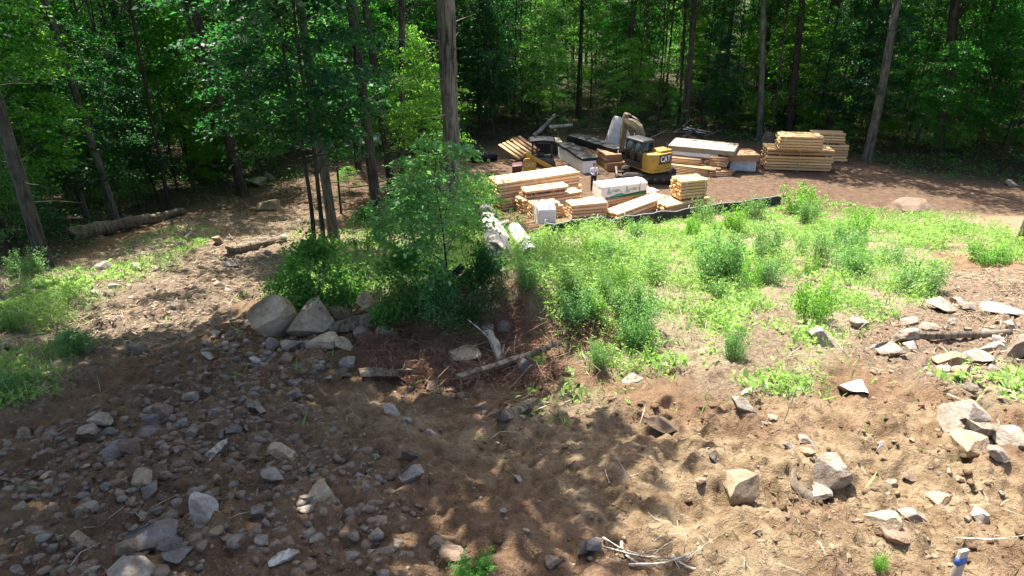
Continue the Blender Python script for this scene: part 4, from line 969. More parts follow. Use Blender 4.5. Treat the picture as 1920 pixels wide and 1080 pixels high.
B = [
 (514, 638, 90, 98, 's', 'large pale boulder with a crack, first of the touching pair'),
 (588, 636, 88, 90, 's', 'large heart shaped boulder, second of the touching pair'),
 (637, 604, 48, 32, 'n', 'brown rounded boulder just behind the heart shaped one'),
 (690, 590, 42, 52, 't', 'upright brown slab leaning among the shrubs'),
 (676, 540, 38, 24, 't', 'tan boulder peeping out between the two dark shrubs'),
 (722, 600, 34, 40, 'n', 'brown block under the leaves of the dark shrub'),
 (608, 652, 62, 30, 's', 'flat slab with light rim below the heart shaped boulder'),
 (648, 658, 48, 30, 's', 'squarish tan stone below the torn brown log'),
 (690, 645, 56, 34, 'g', 'grey boulder half buried right of the torn log'),
 (724, 642, 42, 32, 'g', 'grey mossy boulder at the start of the brush heap'),
 (546, 660, 42, 28, 'g', 'grey triangular stone beneath the boulder pair'),
 (508, 655, 26, 28, 'g', 'pointed grey stone below the cracked boulder'),
 (574, 654, 20, 18, 'p', 'small pale pinkish stone below the heart shaped boulder'),
 (535, 686, 28, 32, 't', 'tan upright shard standing in the rubble slope'),
 (654, 695, 30, 28, 'p', 'light grey stone at the foot of the boulder bank'),
 (653, 714, 26, 20, 'g', 'rounded stone just under the light grey one'),
 (551, 754, 36, 30, 'g', 'grey faceted stone alone on the brown slope'),
 (735, 780, 40, 28, 'p', 'pale flat topped block in the scooped hollow'),
 (762, 793, 24, 15, 'g', 'small grey stone next to the pale block'),
 (872, 688, 64, 40, 's', 'elongated yellowish stone leaning on the brush heap'),
 (990, 714, 44, 48, 'b', 'dark cube shaped rock at the end of the dead branch'),
 (946, 624, 32, 28, 'b', 'dark grey round stone on top of the brush heap'),
 (915, 620, 24, 12, 'p', 'white flat chip of stone on the brush heap'),
 (757, 702, 18, 24, 'p', 'pale upright stone beside the rotten log'),
 (815, 735, 34, 24, 'n', 'brown stone at the foot of the brush heap'),
 (846, 738, 28, 20, 'n', 'second brown stone at the foot of the brush heap'),
 (926, 784, 28, 20, 'n', 'reddish stone touching the split log chunk'),
 (902, 772, 28, 22, 'n', 'brown slab sunk in the slope above the hollow'),
 (808, 816, 18, 14, 'p', 'small pinkish stone in the middle of the hollow'),
 (768, 866, 36, 32, 'n', 'brown angular stone standing over a grey one'),
 (774, 900, 48, 30, 'b', 'dark grey rounded stone below the brown angular one'),
 (598, 940, 58, 50, 's', 'big tan stone on top of a small cluster'),
 (573, 945, 26, 22, 'g', 'grey stone at the side of the big tan one'),
 (627, 952, 28, 28, 't', 'tan block right of the cluster'),
 (575, 958, 28, 12, 'p', 'thin light slab under the cluster'),
 (604, 966, 22, 16, 't', 'small rounded stone under the big tan one'),
 (380, 976, 50, 62, 'p', 'pale pointed wedge stone standing out of the soil'),
 (515, 902, 48, 34, 'p', 'pale wedge shaped slab above the tan cluster'),
 (527, 858, 50, 26, 't', 'flat tan slab uphill of the pale wedge slab'),
 (483, 978, 28, 32, 'g', 'oval upright stone alone in the brown soil'),
 (290, 1022, 92, 42, 'b', 'large dark slate slab with purple sheen'),
 (240, 1030, 48, 22, 't', 'tan stone tucked under the slate slab'),
 (320, 1030, 40, 22, 'b', 'blue grey slab leaning on the slate slab'),
 (248, 1085, 80, 56, 'g', 'big grey boulder cut by the bottom edge'),
 (328, 1046, 52, 20, 'b', 'dark flat stone under the slate slab'),
 (265, 908, 48, 28, 't', 'smooth tan oval stone near the grassy wisps'),
 (165, 962, 50, 28, 'g', 'pale grey pointed stone in the shaded rubble'),
 (276, 930, 48, 28, 'b', 'blue grey stone behind the oval tan one'),
 (150, 1020, 40, 22, 't', 'flat tan stone low in the shaded rubble'),
 (166, 828, 40, 34, 'g', 'round grey boulder in the shaded heap'),
 (200, 822, 32, 26, 'b', 'slate coloured stone behind the round grey boulder'),
 (212, 862, 56, 34, 'b', 'broad blue grey slab in the shaded heap'),
 (246, 856, 34, 34, 'n', 'brown round boulder beside the blue grey slab'),
 (272, 822, 62, 24, 'b', 'light purple slab on top of the shaded heap'),
 (282, 800, 44, 20, 'b', 'dark slab behind the purple one'),
 (190, 800, 48, 26, 'g', 'mossy grey stone at the top of the shaded heap'),
 (304, 788, 36, 34, 'n', 'upright brown slab behind the shaded heap'),
 (340, 806, 24, 26, 'p', 'white pointed stone right of the shaded heap'),
 (360, 818, 26, 22, 'g', 'grey stone just below the white pointed one'),
 (478, 772, 28, 24, 'g', 'grey block in a group of small stones uphill'),
 (455, 756, 16, 16, 'g', 'small dark stone beside the grey block'),
 (405, 778, 30, 18, 'b', 'bluish stone in the middle of the rubble'),
 (358, 750, 30, 20, 'g', 'grey stone at the upper rim of the rubble'),
 (480, 830, 32, 22, 'n', 'upper one of three rounded brown stones'),
 (475, 848, 28, 20, 'n', 'middle one of three rounded brown stones'),
 (476, 866, 24, 18, 'n', 'lowest one of three rounded brown stones'),
 (258, 668, 40, 26, 'b', 'dark slab with shadowed hollow on the left track'),
 (50, 818, 28, 22, 't', 'tan stone on the sandy strip at the left'),
 (830, 1036, 48, 38, 't', 'sunlit tan slab near the bottom fern'),
 (850, 1056, 58, 28, 'n', 'brown flat stone under the sunlit tan slab'),
 (1040, 1064, 40, 26, 'n', 'reddish faceted stone near the bottom edge'),
 (1092, 1042, 22, 28, 'g', 'grey stone beside the dark wedge'),
 (1112, 1030, 32, 28, 'b', 'dark wedge stone near the bleached twigs'),
 (1242, 810, 56, 36, 'n', 'reddish rock with dark front below the sunny bank'),
 (1385, 934, 70, 66, 't', 'big rounded sandy boulder casting shade in the dug soil'),
 (1566, 908, 68, 62, 'g', 'tilted flat faced boulder in the sunlit soil'),
 (1526, 925, 62, 24, 'g', 'low flat stone beside the tilted boulder'),
 (1652, 992, 62, 46, 't', 'tan boulder, first of a pair in the sunlit soil'),
 (1712, 985, 58, 40, 'p', 'pale boulder, second of a pair in the sunlit soil'),
 (1680, 1020, 60, 34, 'n', 'brown slab half buried below the boulder pair'),
 (1766, 950, 54, 26, 't', 'pale topped slab with dark side uphill of the pair'),
 (1836, 972, 40, 22, 'p', 'small pale stone at the end of the sunlit row'),
 (1668, 912, 28, 16, 'g', 'small grey stone with shadow in the dug soil'),
 (1708, 900, 30, 22, 'n', 'dark sided stone near the small grey one'),
 (1600, 746, 56, 34, 'p', 'whitish grey boulder at the rim of the dug soil'),
 (1410, 734, 38, 28, 'n', 'brown rock over a pale one at the field edge'),
 (1402, 742, 28, 18, 'p', 'pale rock under the brown one at the field edge'),
 (1392, 768, 46, 22, 'g', 'mossy stone below the rock pair at the field edge'),
 (1540, 656, 50, 46, 'p', 'pale faceted boulder standing in the sandy wheel track'),
 (1609, 614, 34, 20, 'p', 'white stone right of the grassy hump'),
 (1660, 670, 58, 28, 'p', 'flat white boulder in the grass'),
 (1641, 658, 26, 18, 'p', 'small stone touching the flat white boulder'),
 (1706, 398, 76, 26, 'n', 'brown domed boulder lying on the bare soil by the wood'),
 (1768, 590, 54, 40, 'p', 'bright white chunk among the debris'),
 (1792, 572, 28, 16, 'p', 'white stone behind the bright chunk'),
 (1882, 596, 80, 32, 'p', 'broad flat white slab overhanging its shadow'),
 (1908, 676, 44, 52, 'g', 'dark leaning slabs at the right edge'),
 (1862, 664, 40, 26, 'p', 'pale stone left of the dark leaning slabs'),
 (1780, 688, 52, 34, 't', 'smooth tan boulder in front of the dark log'),
 (1832, 686, 50, 30, 'p', 'pale wedge next to the smooth tan boulder'),
 (1806, 708, 42, 26, 't', 'tan stone below the smooth boulder'),
 (1728, 688, 36, 20, 'n', 'brown stone left of the smooth boulder'),
 (1702, 640, 46, 28, 'g', 'grey tilted stone at the end of the dark log'),
 (1802, 798, 78, 74, 'g', 'long leaning boulder at the right slope'),
 (1812, 848, 66, 36, 't', 'square tan boulder below the long leaning one'),
 (1898, 838, 64, 36, 'g', 'grey slab at the right edge of the slope'),
 (1872, 860, 40, 26, 'g', 'grey stone below the slab at the right edge'),
 (1482, 846, 28, 22, 'p', 'pale stone in the clods above the flat faced boulder'),
 (1512, 836, 34, 18, 'p', 'white stone beside the pale one in the clods'),
 (1514, 854, 28, 14, 't', 'flat tan stone under the white one in the clods'),
 (920, 588, 42, 22, 't', 'tan boulder under the round dark shrub'),
 (1186, 716, 40, 18, 'g', 'grey stones at the grass edge below the field'),
 (505, 398, 44, 20, 't', 'sunlit tan boulder on the left track'),
 (505, 340, 24, 18, 'g', 'grey boulder at the wood edge up the track'),
 (480, 352, 34, 18, 'g', 'broad grey boulder at the wood edge up the track'),
 (180, 560, 34, 20, 'g', 'grey stone in the weeds by the left track'),
 (8, 660, 30, 22, 'p', 'light slab at the left edge of the weeds'),
 (1895, 352, 24, 16, 'p', 'white stone far right on the wood edge'),
 (1432, 272, 34, 24, 'n', 'brown rounded boulder behind the seven layer stack'),
]
for i, b_ in enumerate(B):
    rock(*b_, k=i % 10, sink=.10 if ('heap' in b_[5] or 'dead branch' in b_[5] or 'pair' in b_[5]) else .30, name='boulder' if b_[2] > 38 else 'stone', cat='boulder' if b_[2] > 38 else 'stone', tilt=RS.uniform(-.15, .15), group='stones on the slope')
# further single stones of the rubble, told apart only by the stretch they lie in
SC = [  # polygon of the stretch, how many, size range px, tints, label
 ([(400, 590), (490, 600), (560, 660), (660, 700), (520, 740), (420, 720), (340, 700)], 34, (13, 30), 'ggggbp', 'small grey stone in the rubble fan below the boulder pair'),
 ([(140, 780), (420, 700), (520, 760), (460, 860), (330, 900), (120, 890)], 28, (14, 30), 'gbgnt', 'small stone in the shaded rubble above the wedge stone'),
 ([(0, 860), (280, 880), (340, 1000), (300, 1080), (0, 1080)], 28, (16, 36), 'gbgtn', 'small shaded stone in the lower rubble corner'),
 ([(420, 860), (700, 860), (760, 1080), (360, 1080)], 20, (13, 30), 'ngt', 'small stone in the brown soil around the tan cluster'),
 ([(660, 700), (1000, 720), (1180, 900), (1150, 1060), (800, 1060), (700, 900)], 20, (11, 24), 'ntpg', 'small stone scattered in the scooped hollow'),
 ([(1280, 790), (1700, 780), (1880, 900), (1880, 1060), (1330, 1040)], 26, (11, 24), 'tpgn', 'small sunlit stone in the dug soil'),
 ([(1620, 620), (1920, 560), (1920, 760), (1720, 740)], 30, (12, 34), 'ppgt', 'small pale stone in the debris right of the field'),
 ([(180, 520), (420, 420), (560, 440), (420, 560), (200, 640)], 40, (11, 30), 'gptnp', 'small stone in the chips of the left track'),
]
for poly, cnt, (s0, s1), tints, lab in SC:
    us = [p[0] for p in poly]; vs_ = [p[1] for p in poly]; k = 0
    while k < cnt:
        u = RS.uniform(min(us), max(us)); v = RS.uniform(min(vs_), max(vs_))
        if not in_poly(np.array([u]), np.array([v]), poly)[0]: continue
        w = s0 + (s1 - s0) * RS.random() ** 1.8
        p = G(u, v)
        if any((p.x - a) ** 2 + (p.y - b2) ** 2 < (w_ * .55) ** 2 for a, b2, w_ in ROCK_SPOTS): k += .2; continue
        tn = RS.choice(tints); fl = RS.uniform(.4, .85); lab2 = lab.replace('small ', ('tiny ' if w < s0 + (s1 - s0) * .2 else 'small ') + ('flat ' if fl < .55 else ('blocky ' if fl > .75 else ''))).replace('grey stone', 'stone').replace('pale stone', 'stone').replace(' stone', ' ' + {'g': 'grey', 'b': 'slate', 't': 'tan', 'n': 'brown', 'p': 'pale'}[tn] + ' stone', 1)
        rock(u, v, w, w * fl, tn, lab2, k=10 + RS.randrange(12), tilt=RS.uniform(-.4, .4), group=lab, sink=.35); k += 1

# ------------------------------------------------------------------ leaves, crowns, trunks
def rvec(rs, n):
    v = rs.normal(size=(n, 3)); return v / np.linalg.norm(v, axis=1, keepdims=True)
def leaf_arrays(P, N, D, L, W, fold=.18):
    N = N / np.linalg.norm(N, axis=1, keepdims=True); D = D - N * np.sum(D * N, 1, keepdims=True); D = D / (np.linalg.norm(D, axis=1, keepdims=True) + 1e-9)
    S = np.cross(D, N); L = L[:, None]; W = W[:, None]
    v0 = P - D * L * .5; v1 = P + S * W * .5 + N * fold * W - D * L * .05; v2 = P + D * L * .5 - N * L * .08; v3 = P - S * W * .5 + N * fold * W - D * L * .05
    return np.stack((v0, v1, v2, v3), 1).reshape(-1, 3)
def leaf_mesh(name, P, N, D, L, W, mat, rs, fold=.18, tint=None):
    V = leaf_arrays(P, N, D, L, W, fold); n = len(P)
    return mesh_np(name, V, np.arange(n * 4).reshape(-1, 4), None, mat, False, rs.random_sample(n) ** 1.3 if tint is None else np.clip(.7 * tint + .4 * rs.random_sample(n), 0, 1))
def crown(name, seed, z0, z1, R0, nspray, nleaf, L, mat, spray=.7, flat=.25, up=1.0, envelope='egg', inner=.25, droop=.25):
    rs = np.random.RandomState(seed)
    f = rs.random_sample(nspray) ** .85; z = z0 + (z1 - z0) * f
    if envelope == 'egg': env = np.sin(np.pi * np.clip(.12 + f * .86, 0, 1)) ** .7
    elif envelope == 'cone': env = 1.05 - f * .85
    else: env = np.sqrt(np.clip(1 - (f * 1.0) ** 2, .05, 1))
    r = R0 * env * np.sqrt(inner ** 2 + (1 - inner ** 2) * rs.random_sample(nspray)); a = rs.random_sample(nspray) * 2 * np.pi
    lob = 1 + .28 * np.sin(a * 3 + seed) + .15 * np.sin(a * 5 + 2 * seed)
    C = np.stack((r * lob * np.cos(a), r * lob * np.sin(a), z), 1)
    sr = spray * (.6 + .8 * rs.random_sample(nspray))
    idx = np.repeat(np.arange(nspray), nleaf); n = len(idx)
    q = rs.normal(size=(n, 3)) * .5; q[:, 2] *= flat
    out = np.stack((np.cos(a), np.sin(a), np.zeros(nspray)), 1)[idx]
    off = q * sr[idx][:, None]
    off[:, 2] -= droop * np.sum(off[:, :2] * out[:, :2], 1)
    P = C[idx] + off
    N = rs.normal(size=(n, 3)) * .55 + np.array((0, 0, up)) + out * .25
    D = rs.normal(size=(n, 3)) * .6 + out * .6
    Ls = L * (.6 + .8 * rs.random_sample(n)); me = leaf_mesh(name, P, N, D, Ls, Ls * (.5 + .25 * rs.random_sample(n)), mat, rs)
    return me, C
def limb_mesh(name, C, zfun, r0, mat, cnt, seed):
    rr = random.Random(seed); mb = MB()
    for k in rr.sample(range(len(C)), min(cnt, len(C))):
        c = Vector(C[k]); rad = math.hypot(c.x, c.y); z = max(.3, c.z - rad * rr.uniform(.35, .8)); z = zfun(z)
        a = Vector((0, 0, z)); m1 = a.lerp(c, .45) + Vector((rr.uniform(-.1, .1) * rad, rr.uniform(-.1, .1) * rad, .05 * rad)); q = r0 * rr.uniform(.6, 1.1)
        mb.tube([a, m1, c], [q, q * .6, q * .2], 5, False)
    if r0 >= .06:
        for k in range(12):
            z = rr.uniform(2.5, 11.5); a = rr.uniform(0, 6.28); L_ = rr.uniform(.7, 2.2); d = Vector((math.cos(a), math.sin(a), rr.uniform(-.1, .5)))
            mb.tube([Vector((0, 0, z)), Vector((0, 0, z)) + d * L_ * .5, Vector((0, 0, z)) + d * L_ + Vector((0, 0, rr.uniform(-.2, .3)))], [.030, .020, .006], 4, False)
    return mb.mesh(name, mat, True)
def trunk_mesh(name, seed, hgt, r0, r1, mat, sides=12, wob=.10, ridge=0.0, rings=22, flare=.35):
    rr = np.random.RandomState(seed); z = np.linspace(0, 1, rings) ** 1.25 * hgt
    f = z / hgt; r = r0 + (r1 - r0) * f + r0 * flare * np.exp(-z / .45)
    ox = wob * (np.sin(f * 5 + rr.rand() * 6) * f + .5 * np.sin(f * 11 + rr.rand() * 6) * f) * 2; oy = wob * (np.sin(f * 4.3 + rr.rand() * 6) * f) * 2
    a = np.linspace(0, 2 * np.pi, sides, endpoint=False)
    rg = 1 + ridge * (fbm((a * sides / 6.28 * .33)[None, :] + z[:, None] * .06, z[:, None] * .45 + 0 * a[None, :], 3, seed) * 2)
    rg = rg + .05 * np.sin(a * 3 + seed)[None, :] * np.exp(-z / 1.5)[:, None] * 3
    X = ox[:, None] + r[:, None] * np.cos(a)[None, :] * rg; Y_ = oy[:, None] + r[:, None] * np.sin(a)[None, :] * rg; Z = np.repeat(z[:, None], sides, 1) - .25
    i = np.arange(rings * sides).reshape(rings, sides); j = np.roll(i, -1, 1)
    Q = np.stack((i[:-1], j[:-1], j[1:], i[1:]), -1).reshape(-1, 4)
    return mesh_np(name, np.stack((X, Y_, Z), -1).reshape(-1, 3), Q, None, mat, True)
ident = lambda z: z
# shared shapes: tall canopy trees (crown above the view), young trees, saplings, shrubs
TR = {m: [trunk_mesh('trunk', 20 + k, 24, .2, .09, M[m], 10, .12) for k in range(4)] for m in ('bark', 'bark_grey')}
CAN = []
for k in range(5):
    me, C = crown('crown', 300 + k, 12.5, 22.5, 4.6, 51, 54, .30, M['leaf_canopy'], 1.15, .3)
    CAN.append((me, limb_mesh('limbs', C, ident, .07, M['bark'], 22, k)))
DEN = []
for k in range(3):
    me, C = crown('crown', 350 + k, 12.5, 21, 4.8, 128, 74, .33, M['leaf_canopy'], 1.15, .3)
    DEN.append((me, limb_mesh('limbs', C, ident, .08, M['bark'], 24, 40 + k)))
YNG = []
for k in range(6):
    mt = ('leaf_young', 'leaf_cool', 'leaf_young', 'leaf_light', 'leaf_young', 'leaf_cool')[k]
    me, C = crown('crown', 400 + k, 2.4, 10.8, 2.6, 105, 88, .165, M[mt], .78, .22)
    YNG.append((me, limb_mesh('limbs', C, ident, .030, M['bark'], 26, 50 + k), trunk_mesh('trunk', 60 + k, 10.2, .075, .02, M['bark'], 8, .12, rings=14, flare=.2)))
SAP = []
for k in range(5):
    mt = ('leaf_sage', 'leaf_light', 'leaf_cool', 'leaf_young', 'leaf_light')[k]
    me, C = crown('crown', 500 + k, .5, 4.2, 1.45, 34, 95, .125, M[mt], .52, .35)
    SAP.append((me, limb_mesh('limbs', C, ident, .016, M['bark'], 20, 70 + k), trunk_mesh('trunk', 80 + k, 4.0, .035, .01, M['bark'], 6, .08, rings=10, flare=.1)))
def stem_clump(name, seed, hgt, R0, ns, nl, L, mat, lean=.25, top=.0):
    rs = np.random.RandomState(seed); P = []; Dv = []; mb = MB(); tips = []
    for k in range(ns):
        a = rs.rand() * 6.28; r = R0 * .55 * math.sqrt(rs.rand()); h_ = hgt * (.45 + .55 * rs.rand()) * (1 - .35 * (r / R0) ** 2)
        b0 = np.array((r * math.cos(a), r * math.sin(a), 0)); d = np.array((math.cos(a) * lean * (r / R0 + .3) + rs.normal() * .10, math.sin(a) * lean * (r / R0 + .3) + rs.normal() * .10, 1.0))
        mb.tube([b0, b0 + d * h_ * .5, b0 + d * h_], [.010, .007, .003], 4, False)
        m = int(nl * h_ / hgt); f = (.12 + .88 * rs.random_sample(m)); rad = .16 * (1.15 - f) + .05
        P.append(b0 + d * (f * h_)[:, None] + rs.normal(size=(m, 3)) * rad[:, None] * np.array((1, 1, .5)))
    P = np.concatenate(P); n = len(P); ctr = P * np.array((1, 1, 0)); ctr /= np.linalg.norm(ctr, axis=1, keepdims=True) + 1e-6
    N = rs.normal(size=(n, 3)) * .6 + np.array((0, 0, .6)) + ctr * .2; D = rs.normal(size=(n, 3)) * .5 + ctr * .6 + np.array((0, 0, .25))
    Ls = L * (.6 + .8 * rs.random_sample(n))
    return leaf_mesh(name, P, N, D, Ls, Ls * (.42 + .2 * rs.random_sample(n)), mat, rs), mb.mesh('stems', M['twig'], True)
SHR = []
for k in range(9):
    mt = ('leaf_shrub', 'leaf_shrub', 'leaf_cool', 'leaf_weed2', 'leaf_weed2', 'leaf_light', 'leaf_weed2', 'leaf_light', 'leaf_sage')[k]
    if k in (3, 4, 6): SHR.append(stem_clump('foliage', 640 + k, 1.6, .85, 34, 120, .082, M[mt], .28))
    elif k in (5, 7): SHR.append(stem_clump('foliage', 640 + k, 1.6, .95, 26, 130, .10, M[mt], .45))
    else:
        me, C = crown('foliage', 600 + k, .10, 1.65, 1.0, 30, 120, .10, M[mt], .46, .55, .6, 'dome', .1)
        SHR.append((me, limb_mesh('stems', C, lambda z: min(z, .25), .010, M['twig'], 24, 90 + k)))
T3 = random.Random(31)
def canopy_tree(x, y, r, label, bark='bark', hs=1.0, group=None, cr=1.0, coff=(0, 0), lean=(0, 0), k=None, crown_on=True, cz=0.0, dense=False):
    z = H(x, y); k = T3.randrange(100) if k is None else k
    t = thing('tree', label, 'tree', (x, y, z), 0, group)
    t.rotation_euler = (lean[1], lean[0], T3.uniform(0, 6.28) if lean == (0, 0) else 0)
    obj('trunk', TR[bark][k % 4], t, scale=(r / .2, r / .2, hs))
    if crown_on:
        me, lm = DEN[k % 3] if dense else CAN[k % 5]
        obj('crown', me, t, (coff[0], coff[1], cz), (0, 0, 0), (cr, cr, hs)); obj('limbs', lm, t, (0, 0, 0), (0, 0, 0), (cr, cr, hs))
    return t
def young_tree(x, y, s, label, k=None, group=None, z=None, lean=(0, 0), sxy=1.0, up=0.0):
    k = T3.randrange(6) if k is None else k; z = H(x, y) if z is None else z
    t = thing('young_tree', label, 'tree', (x, y, z), T3.uniform(0, 6.28), group); t.rotation_euler[0] = lean[0]; t.rotation_euler[1] = lean[1]
    me, lm, tm = YNG[k]; sc_ = (s * sxy, s * sxy, s)
    obj('trunk', tm, t, scale=(sc_[0], sc_[1], s + up / 8)); obj('limbs', lm, t, (0, 0, up), scale=sc_); obj('crown', me, t, (0, 0, up), scale=sc_); return t
def sapling(x, y, s, label, k=None, group=None, sxy=1.0):
    k = T3.randrange(5) if k is None else k
    t = thing('sapling', label, 'sapling', (x, y, H(x, y)), T3.uniform(0, 6.28), group)
    me, lm, tm = SAP[k]; sc_ = (s * sxy, s * sxy, s)
    obj('trunk', tm, t, scale=sc_); obj('limbs', lm, t, scale=sc_); obj('crown', me, t, scale=sc_); return t
def shrub(u, vb, wpx, hpx, label, k=0, group=None, name='shrub', cat='shrub'):
    p = G(u, vb); d = dist(p); w = wpx * d / FPX; hh = hpx * d / FPX / .93
    t = thing(name, label, cat, p, T3.uniform(0, 6.28), group); me, sm = SHR[k]
    s_ = (w / 1.9, w / 1.9, hh / 1.7)
    obj('foliage', me, t, scale=s_); obj('stems', sm, t, scale=s_); return t

# named trees: base pixel, second pixel further up the trunk, width px, bark
def placed_tree(ub, vb, ut, vt, wpx, label, bark='bark', hs=1.0, cr=1.0, coff=(0, 0), k=0, crown_on=True, cz=0.0):
    p = G(ub, vb); q = at(ut, vt, p.y)
    hgt = max(q.z - p.z, 1); lx = math.atan2(q.x - p.x, hgt)
    return canopy_tree(p.x, p.y, wpx * dist(p) / FPX / 2, label, bark, hs, None, cr, coff, (lx, 0), k, crown_on, cz)
# the big oak
p = G(850, 452); q = at(835, 0, p.y)
t = thing('oak_tree', 'tall thick oak trunk with furrowed bark rising beside the lumber', 'tree', p, 0); t.rotation_euler[1] = math.atan2(q.x - p.x, q.z - p.z)
r_oak = 29 * dist(p) / FPX / 2
obj('trunk', trunk_mesh('trunk', 5, 26, r_oak, r_oak * .72, M['bark_oak'], 40, .06, .16, 90, .3), t)
me, C = crown('crown', 777, 15.0, 25, 5.0, 46, 58, .30, M['leaf_canopy'], 1.2, .3); obj('crown', me, t, (-2.5, 3.0, 0)); obj('limbs', limb_mesh('limbs', C, ident, .11, M['bark_oak'], 26, 3), t, (0, 0, 0))
placed_tree(626, 446, 596, 250, 19, 'smooth grey trunk with dense dark lower leaves beside the shrubs', 'bark_grey', .95, 1.0, (-1.0, 0), 1)
placed_tree(713, 452, 672, 120, 21, 'dark trunk standing in the shrubs, second along from the oak', 'bark', 1.0, 1.0, (-1.0, 0), 2)
placed_tree(737, 375, 712, 180, 15, 'thin dark trunk just behind the shrub trunks', 'bark', 1.0, 1.0, (0, 0), 3)
placed_tree(752, 368, 757, 0, 14, 'thin straight trunk nearest the oak on its shaded side', 'bark', 1.05, 1.0, (0, 0), 0)
placed_tree(88, 505, 0, 215, 25, 'leaning grey trunk in the weeds at the left edge', 'bark_grey', .9, 1.0, (0, 0), 1)
placed_tree(221, 425, 128, 130, 15, 'slim grey trunk leaning over the fallen log', 'bark_grey', .95, 1.0, (0, 0), 2)
placed_tree(456, 366, 402, 140, 20, 'brown trunk standing where the left track meets the wood', 'bark', 1.0, 1.0, (0, 0), 3)
placed_tree(410, 320, 350, 0, 13, 'dark slender trunk behind the left track', 'bark', 1.0, 1.0, (0, 0), 0)
placed_tree(282, 310, 205, 0, 16, 'dark stout trunk deep in the left wood', 'bark', 1.0, 1.0, (0, 0), 1)
placed_tree(360, 315, 318, 0, 12, 'dark thin trunk between the two stouter left trunks', 'bark', 1.0, 1.0, (0, 0), 2)
placed_tree(672, 320, 650, 100, 12, 'thin trunk in front of the silver car', 'bark', 1.0, 1.0, (0, 0), 0)
placed_tree(1624, 303, 1690, 0, 17, 'grey trunk leaning away beside the log stacks', 'bark_grey', 1.0, 1.0, (0, 0), 3)
placed_tree(1424, 266, 1436, 0, 12, 'pale slim trunk behind the flat packages', 'bark_grey', 1.0, 1.0, (0, 0), 0)
placed_tree(1162, 240, 1186, 0, 14, 'brown trunk rising behind the excavator boom', 'bark', 1.0, 1.0, (0, 0), 1)
placed_tree(1478, 264, 1502, 0, 14, 'dark trunk behind the banded bundle', 'bark', 1.0, 1.0, (0, 0), 2)
placed_tree(1756, 285, 1800, 0, 20, 'stout dark trunk in the right wood above the green edge', 'bark', 1.0, 1.0, (0, 0), 3)
placed_tree(1285, 245, 1300, 0, 11, 'dark slender trunk above the brush pile', 'bark', 1.0, 1.0, (0, 0), 1)
placed_tree(1590, 262, 1640, 0, 16, 'dark forked looking trunk left of the leaning grey one', 'bark', 1.0, 1.0, (0, 0), 2)

# trees left of the view whose crowns lean out over the slope and shade it
for i, (x, y_, r_, co, cr_, hs_) in enumerate([(-12.5, 9.5, .26, (6.6, 4.2), 1.22, .62), (-14.5, 14.5, .26, (5.0, 0.5), 1.0, .66), (-10.5, 3.0, .22, (3.6, 3.4), 1.15, .60)]):
    canopy_tree(x, y_, r_, 'tall tree outside the left edge whose crown overhangs the slope', 'bark_grey', hs_, 'trees shading the slope', cr_, co, (0.0001, 0), i, dense=True)

# the wood all round
P_LIT = [PG((40, 660), (90, 560), (250, 500), (340, 420), (470, 375), (600, 325), (640, 345), (560, 440), (430, 520), (260, 600), (110, 700)), P_WEED, PG((930, 400), (1000, 365), (1120, 360), (1330, 360), (1480, 365), (1470, 384), (1230, 417), (1020, 442))]
def shades_lit(x, y):
    sx, sy = np.array([x + 3.7]), np.array([y - 8.1])
    for P in P_LIT:
        if in_poly(sx, sy, P)[0]: return True
        for (a, b_) in P:
            if (a - sx[0]) ** 2 + (b_ - sy[0]) ** 2 < 6: return True
    return False
LM = [(-99999, 'beyond the left edge'), (-20, 'at the far left'), (110, 'beyond the fallen log'), (330, 'above the left track'), (480, 'behind the smooth grey trunk'), (640, 'around the silver car'), (770, 'left of the oak'), (900, 'behind the slanting planks'),
      (1050, 'behind the tarpaulin'), (1200, 'behind the brush pile'), (1330, 'behind the flat packages'), (1430, 'behind the log stacks'), (1600, 'by the leaning grey trunk'), (1730, 'above the domed boulder'), (1830, 'at the far right'), (1940, 'beyond the right edge')]
def where(u, y):
    w = [b_ for a, b_ in LM if u >= a][-1]
    return w, ('at the edge' if y < 58 else ('deeper in' if y < 78 else 'far back'))
FR = random.Random(909); spots = []
def far_enough(x, y, d):
    for a, b_ in spots:
        if (a - x) ** 2 + (b_ - y) ** 2 < d * d: return False
    spots.append((x, y)); return True
def wood_zone(x, y):
    u, v = proj(x, y, float(h_base(x, y))); u = float(u); v = float(v)
    return u, v, v < float(vline(u)) - 6
def zone_name(u):
    return 'left wood' if u < 760 else ('wood behind the yard' if u < 1420 else 'right wood')
n = 0
for k in range(3000):
    y_ = 52 + 26 * FR.random() ** 1.3; x = FR.uniform(-.8, .95) * y_
    u, v, ok = wood_zone(x, y_)
    if not ok or u < 200 or not far_enough(x, y_, 1.6): continue
    w_, dp_ = where(u, y_); lx_ = FR.gauss(0, .05)
    canopy_tree(x, y_, FR.uniform(.055, .10), 'pole thin dark trunk ' + ('leaning left ' if lx_ < -.04 else ('leaning right ' if lx_ > .04 else '')) + w_ + ', ' + dp_, 'bark', FR.uniform(.5, .75), 'thin poles of the ' + zone_name(u), .55, (0, 0), (lx_, 0))
    n += 1
    if n >= 92: break
spots = []
n = 0
